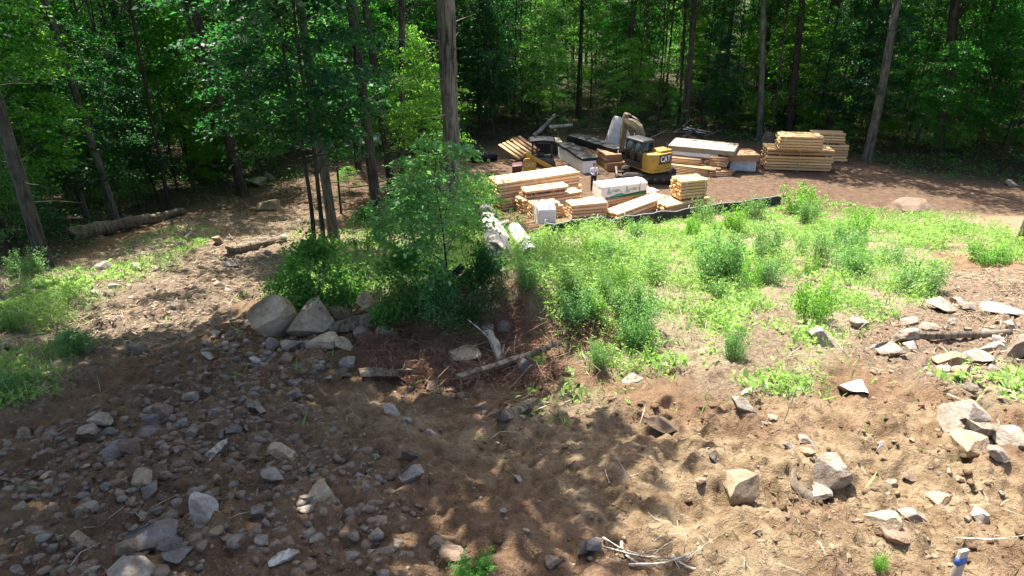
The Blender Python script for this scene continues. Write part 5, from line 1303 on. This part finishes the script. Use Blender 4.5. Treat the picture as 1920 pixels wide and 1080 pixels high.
for k in range(9000):
    y_ = 20 + 80 * FR.random() ** .85; x = FR.uniform(-1.0, 1.0) * (y_ * .95 + 6)
    u, v, ok = wood_zone(x, y_)
    if not ok or (u > 600 and u < 720 and v > 262 and v < 330): continue
    if not far_enough(x, y_, 3.3 + .010 * y_): continue
    if shades_lit(x, y_) and FR.random() < (.62 if u < 800 else .9): continue
    r_ = FR.choice((.07, .09, .11, .13, .17)) * (1.1 if y_ > 60 else 1)
    w_, dp_ = where(u, y_); bk_ = FR.choice(('bark', 'bark', 'bark', 'bark_grey'))
    lx_ = FR.gauss(0, .03)
    lab = ('stout ' if r_ > .15 else ('slim ' if r_ < .10 else '')) + ('grey ' if bk_ == 'bark_grey' else 'dark ') + 'trunk ' + ('leaning left ' if lx_ < -.035 else ('leaning right ' if lx_ > .035 else '')) + w_ + ', ' + dp_
    canopy_tree(x, y_, r_, lab, bk_, FR.uniform(.9, 1.15), 'trees of the ' + zone_name(u), FR.uniform(.95, 1.2), (0, 0), (lx_, FR.gauss(0, .03)))
    n += 1
    if n >= 172: break
spots2 = spots; spots = []
n = 0
for k in range(9000):
    y_ = 26 + 68 * FR.random() ** .9; x = FR.uniform(-1.0, 1.0) * (y_ * .86 + 3)
    u, v, ok = wood_zone(x, y_)
    if not ok or (u > 560 and u < 740 and v > 270): continue
    if y_ < 30 and FR.random() < .4: continue
    if not far_enough(x, y_, 2.7 + .010 * y_): continue
    kk = FR.choices(range(6), (4, 3, 4, 7 if 300 < u < 1300 else 3, 4, 3))[0]  # more light leaves mid wood: sunlit foliage put into the leaf colour
    w_, dp_ = where(u, y_); sz_ = FR.uniform(.7, 1.15)
    young_tree(x, y_, sz_, ('tall ' if sz_ > 1 else ('short ' if sz_ < .85 else '')) + ('bright' if kk == 3 else ('bluish' if kk in (1, 5) else 'green')) + ' young tree ' + w_ + ', ' + dp_, kk, 'young trees of the ' + zone_name(u), None, (FR.gauss(0, .05), FR.gauss(0, .05)))
    n += 1
    if n >= 250: break
spots = []; n = 0
for k in range(6000):
    y_ = 22 + 50 * FR.random(); x = FR.uniform(-1.0, 1.0) * (y_ * .88 + 3)
    u, v, ok = wood_zone(x, y_)
    if not ok or (u > 560 and u < 740 and v > 270): continue
    if not far_enough(x, y_, 2.2): continue
    w_, dp_ = where(u, y_); sz_ = FR.uniform(.45, 1.0); kk = FR.randrange(5)
    sapling(x, y_, sz_, ('knee high ' if sz_ < .55 else ('low ' if sz_ < .75 else 'bushy ')) + ('bright' if kk in (1, 4) else ('bluish' if kk == 2 else 'green')) + ' sapling ' + w_ + ', ' + dp_, kk, 'saplings of the ' + zone_name(u), FR.uniform(.9, 1.4))
    n += 1
    if n >= 135: break

# named young trees and shrubs of the middle ground
def yt(u, v, y, s, label, k, sxy=1.0):
    p = at(u, v, y); return young_tree(p.x, p.y, s, label, k, None, None, (0, 0), sxy)
p = G(590, 462); young_tree(p.x, p.y, 1.05, 'dense dark young tree hiding the smooth grey trunk', 5, None, None, (0, 0), 1.15, 1.2)
for u_, v_, s_, k_, sx_, lab in ((610, 470, 1.15, 1, 1.1, 'tall dark young tree above the smooth grey trunk'), (700, 360, 1.05, 0, 1.0, 'leafy tree behind the dark shrub trunk'), (70, 440, 1.0, 2, 1.0, 'leafy young tree behind the leaning grey trunk'), (330, 345, 1.0, 4, 1.0, 'leafy young tree at the end of the fallen log')):
    p = G(u_, v_); young_tree(p.x, p.y, s_, lab, k_, None, None, (0, 0), sx_, 1.2)
p = G(640, 400); young_tree(p.x, p.y, .9, 'second dense young tree above the shrubs', 2, None, None, (0, 0), 1.0, 1.2)
p = G(800, 400); young_tree(p.x, p.y, .85, 'bright leaved young tree behind the oak trunk', 3, None, None, (0, 0), .9)
p = G(775, 350); young_tree(p.x, p.y, .9, 'yellow green young tree between oak and thin trunks', 3, None, None, (0, 0), .95)
p = G(20, 470); young_tree(p.x, p.y, .95, 'young tree with sunlit leaves at the left edge', 4, None, None, (0, 0), 1.05)
for u, v, s, k, sx, lab in ((838, 560, .80, 0, .95, 'tall light green sapling in the middle of the shrub group'), (780, 545, .60, 0, 1.0, 'leafy sapling left of the tall light green one'), (868, 500, .55, 4, .9, 'bright sapling at the right side of the shrub group'),
                             (900, 430, .62, 1, 1.3, 'yellow green sapling touching the end of the longest stack'), (860, 420, .66, 4, 1.2, 'sunlit bush beside the oak foot'), (760, 470, .5, 0, 1.3, 'low sapling under the thin trunks'), (690, 470, .42, 3, 1.4, 'sapling at the foot of the dark trunk'), (655, 360, .4, 4, 1.5, 'sunlit sapling beyond the shrub trunks'), (790, 345, .45, 1, 1.5, 'sunlit low bush left of the oak trunk')):
    p = G(u, v); sapling(p.x, p.y, s, lab, k, None, sx)
for a in [(605, 590, 150, 135, 'broad dark green shrub behind the boulder pair', 0), (560, 575, 80, 80, 'low dark shrub at the edge of the track', 1),
          (765, 605, 105, 130, 'dark upright shrub in the middle of the bank', 0), (905, 585, 85, 115, 'round very dark shrub at the field edge', 2), (850, 606, 90, 40, 'low light shrub covering the black pipes', 8), (830, 590, 80, 80, 'leafy shrub below the tall sapling', 8), (885, 400, 90, 80, 'sunlit yellow green shrub by the log ends', 7), (950, 440, 70, 45, 'low sunlit shrub before the longest stack', 5),
          (1340, 540, 110, 125, 'largest blue green weed clump in the field', 3), (1432, 490, 70, 85, 'dark narrow weed clump near the fence', 6), (1440, 530, 70, 60, 'bright round weed clump below the narrow dark one', 4),
          (1190, 650, 84, 105, 'tall weed clump at the front of the field', 6), (1375, 675, 60, 85, 'slim weed clump in the sandy front of the field', 4), (1120, 690, 50, 60, 'small weed clump beside the brush heap', 3), (1150, 500, 80, 60, 'yellowish weed clump in the middle of the field', 4), (1080, 600, 90, 80, 'weed clump behind the brush heap', 6),
          (1320, 420, 60, 55, 'flowering weed standing against the fence', 4), (1410, 410, 60, 50, 'pale weed rising over the fence', 4), (1500, 400, 70, 60, 'yellow tipped bush at the end of the fence', 7), (1515, 420, 60, 55, 'bright bush beyond the fence end', 4),
          (1665, 500, 65, 50, 'arching grass clump at the field corner', 4), (1720, 550, 110, 70, 'broad low bush above the debris', 3), (1590, 470, 90, 55, 'pale weeds at the far side of the field', 4), (1790, 438, 60, 28, 'green clump on the bare soil by the wood', 4), (1850, 490, 80, 36, 'fern like clump near the stump', 7),
          (25, 622, 75, 60, 'bright bush at the left edge of the track', 4), (55, 515, 80, 55, 'bush around the leaning grey trunk', 6), (140, 660, 80, 35, 'low bush beside the left track', 8), (10, 740, 90, 60, 'weeds in the lower left corner of the track', 4),
          (888, 1078, 80, 44, 'bright green fern like plant at the bottom edge', 5), (1648, 1068, 34, 40, 'small green seedling in the sunlit soil', 5), (1010, 690, 40, 30, 'small green sprout among the brush', 5)]:
    u, vb, w, hp, lab, k = a; shrub(u, vb, w, hp, lab, k)

TF = random.Random(55); kt = 0
while kt < 28:
    u, v = TF.uniform(950, 1740), TF.uniform(425, 610)
    p = G(u, v)
    if not in_poly(np.array([p.x]), np.array([p.y]), P_WEED)[0] or in_poly(np.array([p.x]), np.array([p.y]), P_TRACKS[0])[0] or (u < 1040 and v < 520): continue
    sz = TF.uniform(.45, 1.15) * (.75 if u < 1230 else .95); wd = 52 * sz * 26 / max(p.y, 15); kk = TF.choice((3, 4, 5, 6, 7))
    shrub(u, v, wd * TF.uniform(.8, 1.3), wd * TF.uniform(.9, 1.5), ('low ' if sz < .7 else ('tall ' if sz > 1.05 else '')) + ('yellow green' if kk in (5, 7) else 'pale green') + ' weed tuft in the ' + ('far' if v < 500 else ('middle' if v < 600 else 'near')) + ' part of the field', kk, 'weed tufts in the field', 'weed_tuft', 'weed'); kt += 1

# ------------------------------------------------------------------ weeds, grass, litter, rubble, brush
def mask_points(nmax, x0, x1, y0, y1, fn, rs, power=1.0):
    x = rs.uniform(x0, x1, nmax); y = y0 + (y1 - y0) * rs.random_sample(nmax) ** power
    keep = rs.random_sample(nmax) < fn(x, y); return x[keep], y[keep]
rs = np.random.RandomState(4)
def stuff(name, me, label):
    o = obj(name, me); tag(o, label, None, None, 'stuff'); return o
def patchy(x, y): return np.clip(.36 + 2.8 * fbm(x * .8, y * .8, 3, 80) - .25 * sstep(7, 12, x) * (1 - sstep(26, 32, y)), .03, 1)
# leafy weeds of the field
x, y_ = mask_points(80000, -14, 24, 9, 41, lambda x, y: grass_mask(x, y) * patchy(x, y) * (1 - sstep(39, 41, y)), rs)
np_ = len(x); hgt = (.12 + .80 * np.clip(.5 + 1.5 * fbm(x * .45 + 7, y * .45, 3, 90), 0.05, 1) ** 1.5) * (.6 + .7 * rs.random_sample(np_)) * (.5 + .5 * sstep(12, 20, y_)) * (1 - .72 * sstep(29.5, 33, y_)) * (1 - .75 * bump2(x, y_, .2, 29.5, 1.6, 4.0)) * (1 + .35 * bump2(x, y_, 2.8, 21, 3.0, 7.0))
nl = 13; idx = np.repeat(np.arange(np_), nl); n = len(idx)
f = rs.random_sample(n); base = np.stack((x, y_, height(x, y_)), 1)[idx]
sp = (.05 + .11 * (1 - f)) * (.5 + hgt[idx])
P = base + np.stack((rs.normal(size=n) * sp, rs.normal(size=n) * sp, f * hgt[idx]), 1)
N = rs.normal(size=(n, 3)) * .8 + np.array((0, 0, .5)); D = rvec(rs, n) + np.array((0, 0, .6))
Ls = .085 * np.exp(rs.normal(size=n) * .4); pt_ = np.clip(.5 + 1.1 * fbm(x * .55, y_ * .55, 3, 160) + .35 * rs.normal(size=np_), 0, 1)
stuff('weeds', leaf_mesh('weeds', P, N, D, Ls, Ls * np.clip(.18 + .5 * pt_[idx] ** 2, 0, .55), M['leaf_weed'], rs, .18, pt_[idx]), 'bright green weeds covering the sunny field')
x, y_ = mask_points(20000, -10, 22, 12, 35, lambda x, y: grass_mask(x, y) * np.clip(2.6 * fbm(x * .5 + 3, y * .5, 3, 130) - .15, 0, 1) * (1 - bump2(x, y, .2, 29.5, 2.0, 4.5)) * (1 - sstep(32, 35, y)), rs)
np_ = len(x); hgt = (.35 + .6 * rs.random_sample(np_)) * (1 - .35 * bump2(x, y_, 2.2, 17, 2.5, 4)); nl = 34; idx = np.repeat(np.arange(np_), nl); n = len(idx); f = rs.random_sample(n)
lean = rs.normal(size=(np_, 2)) * .14
base = np.stack((x, y_, height(x, y_)), 1)[idx]; sp = .05 + .09 * (1 - f)
P = base + np.stack((rs.normal(size=n) * sp + lean[idx, 0] * f * hgt[idx], rs.normal(size=n) * sp + lean[idx, 1] * f * hgt[idx], (.1 + .9 * f) * hgt[idx]), 1)
N = rs.normal(size=(n, 3)) * .6 + np.array((0, 0, .6)); Ls = .08 * (.6 + .8 * rs.random_sample(n))
stuff('tall_weeds', leaf_mesh('tall_weeds', P, N, rvec(rs, n) + np.array((0, 0, .3)), Ls, Ls * .30, M['leaf_weed'], rs), 'taller pale stalked weeds standing in patches of the field')
# grass blades
x, y_ = mask_points(130000, -22, 26, 6, 42, lambda x, y: np.clip(grass_mask(x, y) * 1.1 + .03, 0, 1) * patchy(x + 30, y) * (1 - sstep(39.5, 41.5, y)), rs)
n = len(x); P = np.stack((x, y_, height(x, y_) + .09), 1); D = rs.normal(size=(n, 3)) * .5 + np.array((0, 0, 1.0)); N = rs.normal(size=(n, 3)) + np.array((0, -.5, .2))
Ls = .26 * (.5 + .9 * rs.random_sample(n)); stuff('grass', leaf_mesh('grass', P, N, D, Ls, Ls * .07 + .006, M['leaf_weed'], rs), 'thin grass growing among the weeds')
x, y_ = mask_points(14000, -22, 26, 6, 42, lambda x, y: np.clip(grass_mask(x, y) * .8 + .02, 0, 1) * (1 - sstep(39.5, 41.5, y)), rs)
n = len(x); P = np.stack((x, y_, height(x, y_) + .14), 1); D = rs.normal(size=(n, 3)) * .45 + np.array((0, 0, 1.0)); N = rs.normal(size=(n, 3)) + np.array((0, -.5, .2))
Ls = .42 * (.4 + 1.0 * rs.random_sample(n)); stuff('dry_grass', leaf_mesh('dry_grass', P, N, D, Ls, Ls * .03 + .006, M['twig_pale'], rs), 'dry straw coloured stalks among the weeds')
# undergrowth of the forest floor
x, y_ = mask_points(34000, -75, 75, 14, 105, lambda x, y: forest_mask(x, y) * np.clip(.5 + 1.6 * fbm(x * .3, y * .3, 3, 95), 0, 1), rs, .9)
np_ = len(x); nl = 9; idx = np.repeat(np.arange(np_), nl); n = len(idx); hh = .25 + .5 * rs.random_sample(np_)
P = np.stack((x, y_, height(x, y_)), 1)[idx] + np.stack((rs.normal(size=n) * .28, rs.normal(size=n) * .28, hh[idx] * (.3 + .7 * rs.random_sample(n))), 1)
N = rs.normal(size=(n, 3)) * .5 + np.array((0, 0, 1)); D = rvec(rs, n); Ls = .17 * (.6 + .8 * rs.random_sample(n))
stuff('undergrowth', leaf_mesh('undergrowth', P, N, D, Ls, Ls * .55, M['leaf_under'], rs), 'low undergrowth on the floor of the wood')
def sticks(name, x, y, L, r, mat, label, rs, lift=.02, steep=.15, curve=.15):
    n = len(x); z = height(x, y); a = rs.random_sample(n) * 2 * np.pi; e = rs.normal(size=n) * steep
    d = np.stack((np.cos(a) * np.cos(e), np.sin(a) * np.cos(e), np.abs(np.sin(e))), 1) * L[:, None]
    c = np.stack((x, y, z + lift + rs.random_sample(n) * lift * 1.5), 1)
    bend = rs.normal(size=(n, 3)) * (curve * L)[:, None]; bend[:, 2] = np.abs(bend[:, 2]) * .5
    pts = [c - d * .5, c + bend, c + d * .5]; rad = [r, r * .85, r * .45]
    s1 = np.cross(d, np.array((0, 0, 1.0))); s1 /= np.linalg.norm(s1, axis=1, keepdims=True) + 1e-9; s2 = np.cross(s1, d); s2 /= np.linalg.norm(s2, axis=1, keepdims=True) + 1e-9
    V = []
    for p, rr_ in zip(pts, rad):
        for k in range(3):
            t = 2 * np.pi * k / 3; V.append(p + (s1 * math.cos(t) + s2 * math.sin(t)) * rr_[:, None])
    V = np.stack(V, 1); b0 = (np.arange(n) * 9)[:, None]; Q = []
    for i in range(2):
        for k in range(3): Q.append(np.concatenate((b0 + i * 3 + k, b0 + i * 3 + (k + 1) % 3, b0 + i * 3 + 3 + (k + 1) % 3, b0 + i * 3 + 3 + k), 1))
    me = mesh_np(name, V.reshape(-1, 3), np.concatenate(Q), None, mat, False)
    return stuff(name, me, label)
def poly_mask(P, w=.4, s=0): return lambda x, y: soft(x, y, P, w, s)
P_BRUSH = PG((700, 640), (780, 600), (900, 588), (1060, 590), (1100, 640), (1085, 700), (1000, 730), (880, 735), (760, 720), (690, 690))
brm = lambda x, y: np.clip(soft(x, y, P_BRUSH, 1.0, 3) * np.clip(.55 + 2.0 * fbm(x * 1.1, y * 1.1, 3, 140), 0, 1), 0, 1)
x, y_ = mask_points(60000, -4.2, 2.6, 10.4, 16, brm, rs); n = len(x)
sticks('brush', x, y_, .18 + .4 * rs.random_sample(n), .003 + .006 * rs.random_sample(n) ** 2, M['roots'], 'reddish brown tangle of roots and brush on the bank', rs, .05, .35, .25)
x, y_ = mask_points(2600, -7, 4, 8.5, 17, lambda x, y: soft(x, y, P_BRUSH, 1.3, 8), rs); n = len(x)
sticks('brush_sticks', x, y_, .3 + .7 * rs.random_sample(n) ** 2, .005 + .008 * rs.random_sample(n), M['twig'], 'longer bare sticks poking out of the brush heap', rs, .10, .4, .2)
P_SOILTW = PG((300, 640), (700, 690), (1000, 730), (1300, 780), (1900, 740), (1960, 1100), (0, 1100), (0, 800))
x, y_ = mask_points(40000, -10, 10, 3, 16, lambda x, y: soft(x, y, P_SOILTW, .3, 3) * np.clip(.3 + 2.6 * fbm(x * .9, y * .9, 3, 173), .05, 1), rs, 1.0); n = len(x)
sticks('twigs', x, y_, .05 + .22 * rs.random_sample(n) ** 3, .0025 + .004 * rs.random_sample(n), M['twig'], 'small dark twigs and rootlets strewn over the soil', rs, .008, .2, .15)
x, y_ = mask_points(4200, -10, 12, 3, 16, lambda x, y: soft(x, y, P_SOILTW, .3, 3) * np.clip(3 * fbm(x * .7, y * .7, 3, 171) - .1, .06, 1), rs); n = len(x)
sticks('pale_twigs', x, y_, .05 + .35 * rs.random_sample(n) ** 3, .003 + .004 * rs.random_sample(n), M['twig_pale'], 'dry pale twigs strewn over the soil', rs, .01, .15, .1)
P_LR = PG((-200, 560), (110, 510), (330, 415), (470, 355), (600, 325), (640, 360), (560, 450), (520, 540), (420, 600), (260, 660), (130, 740), (-50, 800))
x, y_ = mask_points(46000, -22, 0, 12, 48, lambda x, y: soft(x, y, P_LR, .5, 3) * np.clip(.4 + 2.6 * fbm(x * .9, y * .9, 3, 150), .04, 1), rs); n = len(x)
sticks('wood_chips', x, y_, .06 + .30 * rs.random_sample(n) ** 2, .008 + .012 * rs.random_sample(n), M['chips'], 'pale wood chips and bark littering the left track', rs, .015, .1, .05)
x, y_ = mask_points(26000, 4, 24, 8, 30, lambda x, y: soft(x, y, P_RLIT, .4, 3) * np.clip(.4 + 2.4 * fbm(x * .9, y * .9, 3, 191), .05, 1), rs); n = len(x)
sticks('debris', x, y_, .06 + .30 * rs.random_sample(n) ** 2, .006 + .010 * rs.random_sample(n), M['chips'], 'bleached sticks and chips among the stones right of the field', rs, .015, .15, .1)
# flat dead leaves on track and forest floor
x, y_ = mask_points(70000, -50, 50, 8, 66, lambda x, y: np.maximum(.9 * forest_mask(x, y), .8 * np.maximum(soft(x, y, P_LR, .5, 3), soft(x, y, P_RLIT, .4, 3))), rs); n = len(x)
P = np.stack((x, y_, height(x, y_) + .02 + .02 * rs.random_sample(n)), 1); N = rs.normal(size=(n, 3)) * .35 + np.array((0, 0, 1)); Ls = .10 * (.6 + .8 * rs.random_sample(n))
stuff('leaf_litter', leaf_mesh('leaf_litter', P, N, rvec(rs, n), Ls, Ls * .6, M['litter'], rs), 'dead leaves lying on the floor of the wood and the track')
# gravel: the many stones too small to pick apart
def pebbles(name, x, y, s, mat, label, rs):
    bm = bmesh.new(); bmesh.ops.create_icosphere(bm, subdivisions=1, radius=1); bp = np.array([v.co[:] for v in bm.verts]); bf = np.array([[v.index for v in f.verts] for f in bm.faces]); bm.free()
    n = len(x); nv = len(bp)
    V = bp[None] * (1 + .8 * (rs.random_sample((n, nv, 1)) - .5)) * (s[:, None, None] * (.5 + .7 * rs.random_sample((n, 1, 3))))
    a = rs.random_sample(n) * 6.28; c, s_ = np.cos(a)[:, None], np.sin(a)[:, None]
    V = np.stack((V[:, :, 0] * c - V[:, :, 1] * s_, V[:, :, 0] * s_ + V[:, :, 1] * c, V[:, :, 2] * .55), -1)
    V += np.stack((x, y, height(x, y) + s * .02), 1)[:, None, :]
    F = (bf[None] + (np.arange(n) * nv)[:, None, None]).reshape(-1, 3)
    stuff(name, mesh_np(name, V.reshape(-1, 3), None, F, mat, False), label)
P_RUB = PG((330, 620), (480, 600), (660, 690), (560, 760), (760, 900), (760, 1100), (-60, 1100), (-60, 840), (200, 760))
x, y_ = mask_points(15000, -9, 1, 3, 16, poly_mask(P_RUB, .4, 3), rs); n = len(x)
hf_ = rs.random_sample(n) < .5; sz_ = .012 + .085 * rs.random_sample(n) ** 3
pebbles('rubble', x[hf_], y_[hf_], sz_[hf_], M['rock_grey'], 'grey rubble of small stones over the shaded slope', rs)
pebbles('brown_rubble', x[~hf_], y_[~hf_], sz_[~hf_], M['rock_brown'], 'brown soil covered rubble over the shaded slope', rs)
x, y_ = mask_points(3600, -9, 10, 3, 15, poly_mask(P_SOILTW, .4, 3), rs); n = len(x)
pebbles('gravel', x, y_, .010 + .035 * rs.random_sample(n) ** 3, M['rock_tan'], 'tan gravel and clods strewn over the bare soil', rs)
x, y_ = mask_points(2600, 2, 24, 8, 30, lambda x, y: np.maximum(soft(x, y, P_RLIT, .4, 3), .4 * soft(x, y, P_TRACKS[0], .4, 3)), rs)
x2_, y2_ = mask_points(3600, -22, 0, 12, 46, lambda x, y: soft(x, y, P_LR, .5, 3) * np.clip(.3 + 2.5 * fbm(x * .7, y * .7, 3, 181), .05, 1), rs); x = np.concatenate((x, x2_)); y_ = np.concatenate((y_, y2_)); n = len(x)
pebbles('pale_gravel', x, y_, .015 + .06 * rs.random_sample(n) ** 3, M['rock_pale'], 'pale stone chips in the debris beside the field and on the left track', rs)
x, y_ = mask_points(20000, -9, 11, 3, 15, lambda x, y: soft(x, y, P_SOILTW, .4, 3) * np.clip(.25 + 2 * fbm(x * .8, y * .8, 3, 66), .05, 1), rs); n = len(x)
pebbles('clods', x, y_, .010 + .065 * rs.random_sample(n) ** 3, M['ground'], 'crumbled clods of brown soil over the bare slope', rs)
rs2 = np.random.RandomState(12); n = 90000
y_ = rs2.uniform(76, 150, n); x = rs2.uniform(-1, 1, n) * (y_ * .85); cl = fbm(x * .22, y_ * .22, 3, 97)
keep = rs2.random_sample(n) < np.clip(.5 + 2.2 * cl, .05, 1); x = x[keep]; y_ = y_[keep]; n = len(x)
far_ = sstep(100, 112, y_); hi_ = rs2.random_sample(n) < .22 * far_  # high leaves are unseen canopy, added to shade the far ground
P = np.stack((x, y_, height(x, y_) + np.where(hi_, 13 + 8 * rs2.random_sample(n), 12 * rs2.random_sample(n) ** 1.2)), 1); N = rs2.normal(size=(n, 3)) * .6 + np.array((0, 0, .9)); Ls = (.30 + .9 * hi_) * (.6 + .8 * rs2.random_sample(n))
stuff('distant_foliage', leaf_mesh('distant_foliage', P, N, rvec(rs2, n), Ls, Ls * .6, M['leaf_under'], rs2), 'distant leaves closing the view far back in the wood')
# bleached twigs at the bottom and the brush pile behind the yard, piece by piece
for i, (a, b_) in enumerate([((1125, 1028), (1290, 1052)), ((1130, 1012), (1235, 1050)), ((1180, 1062), (1300, 1040)), ((1165, 1020), (1200, 1064)), ((1260, 1046), (1330, 1075))]):
    log_thing('bleached_twig', ('long bleached twig', 'upper bleached twig', 'lower bleached twig', 'short crossing bleached twig', 'end bleached twig')[i] + ' in the tangle at the bottom edge', 'twig', gp(*a, .03), gp(*b_, .04), .014, .006, 'bark_pale', .06, 6, 30 + i, .3, 2, 'bleached twigs at the bottom edge')
log_thing('thin_branch', 'thin pale branch arching at the right bottom edge', 'branch', gp(1788, 1016, .05), gp(1935, 1010, .08), .010, .005, 'bark_pale', .05, 6, 41, .3)
log_thing('thin_branch', 'thin straw coloured stalk standing at the sunny bank', 'branch', gp(1470, 790, .0), at(1500, 708, gp(1470, 790).y), .007, .003, 'bark_pale', .02, 5, 42, .3)
for i in range(26):
    u = RS.uniform(1185, 1320); v = RS.uniform(250, 268); p = G(u, v); L_ = RS.uniform(1.0, 2.8); a = RS.uniform(-.6, .6) + RS.choice((0, math.pi))
    log_thing('brush_branch', 'broken branch in the brush pile behind the yard', 'branch', (p.x, p.y, p.z + RS.uniform(.1, .9)), (p.x + L_ * math.cos(a), p.y + L_ * math.sin(a), p.z + RS.uniform(.1, 1.2)), RS.uniform(.04, .10), .02, RS.choice(('dead_wood', 'bark', 'bark', 'bark_pale')), .1, 6, 60 + i, .15, 1, 'brush pile behind the yard')
# things still alike: say which one from the left
bpy.context.view_layer.update()
same = {}
for o in list(COL.objects):
    if o.parent is None and o.get('category') in ('tree', 'sapling', 'branch', 'weed'): same.setdefault(o['label'], []).append(o)
ORD = ('leftmost', 'second from left', 'third from left', 'fourth from left', 'fifth from left', 'sixth from left', 'seventh from left', 'eighth from left', 'ninth from left', 'tenth from left', 'eleventh from left', 'twelfth from left', 'thirteenth from left', 'fourteenth from left', 'fifteenth from left', 'sixteenth from left', 'seventeenth from left', 'eighteenth from left', 'nineteenth from left', 'twentieth from left', 'twenty-first from left', 'twenty-second from left', 'twenty-third from left', 'twenty-fourth from left', 'twenty-fifth from left')
for lab, os_ in same.items():
    if len(os_) < 2: continue
    os_.sort(key=lambda o: float(proj(o.location.x, o.location.y, o.location.z)[0]))
    for k, o in enumerate(os_):
        if len(os_) == 2: o['label'] = lab + (', left one' if k == 0 else ', right one')
        elif k == len(os_) - 1: o['label'] = lab + ', rightmost one'
        elif k < len(ORD): o['label'] = lab + ', ' + ORD[k]
for o in COL.objects:
    if o.parent is not None and o.name.split('.')[0] in ('limbs', 'stems'): o['kind'] = 'stuff'     # fine branchwork, too small to pick apart
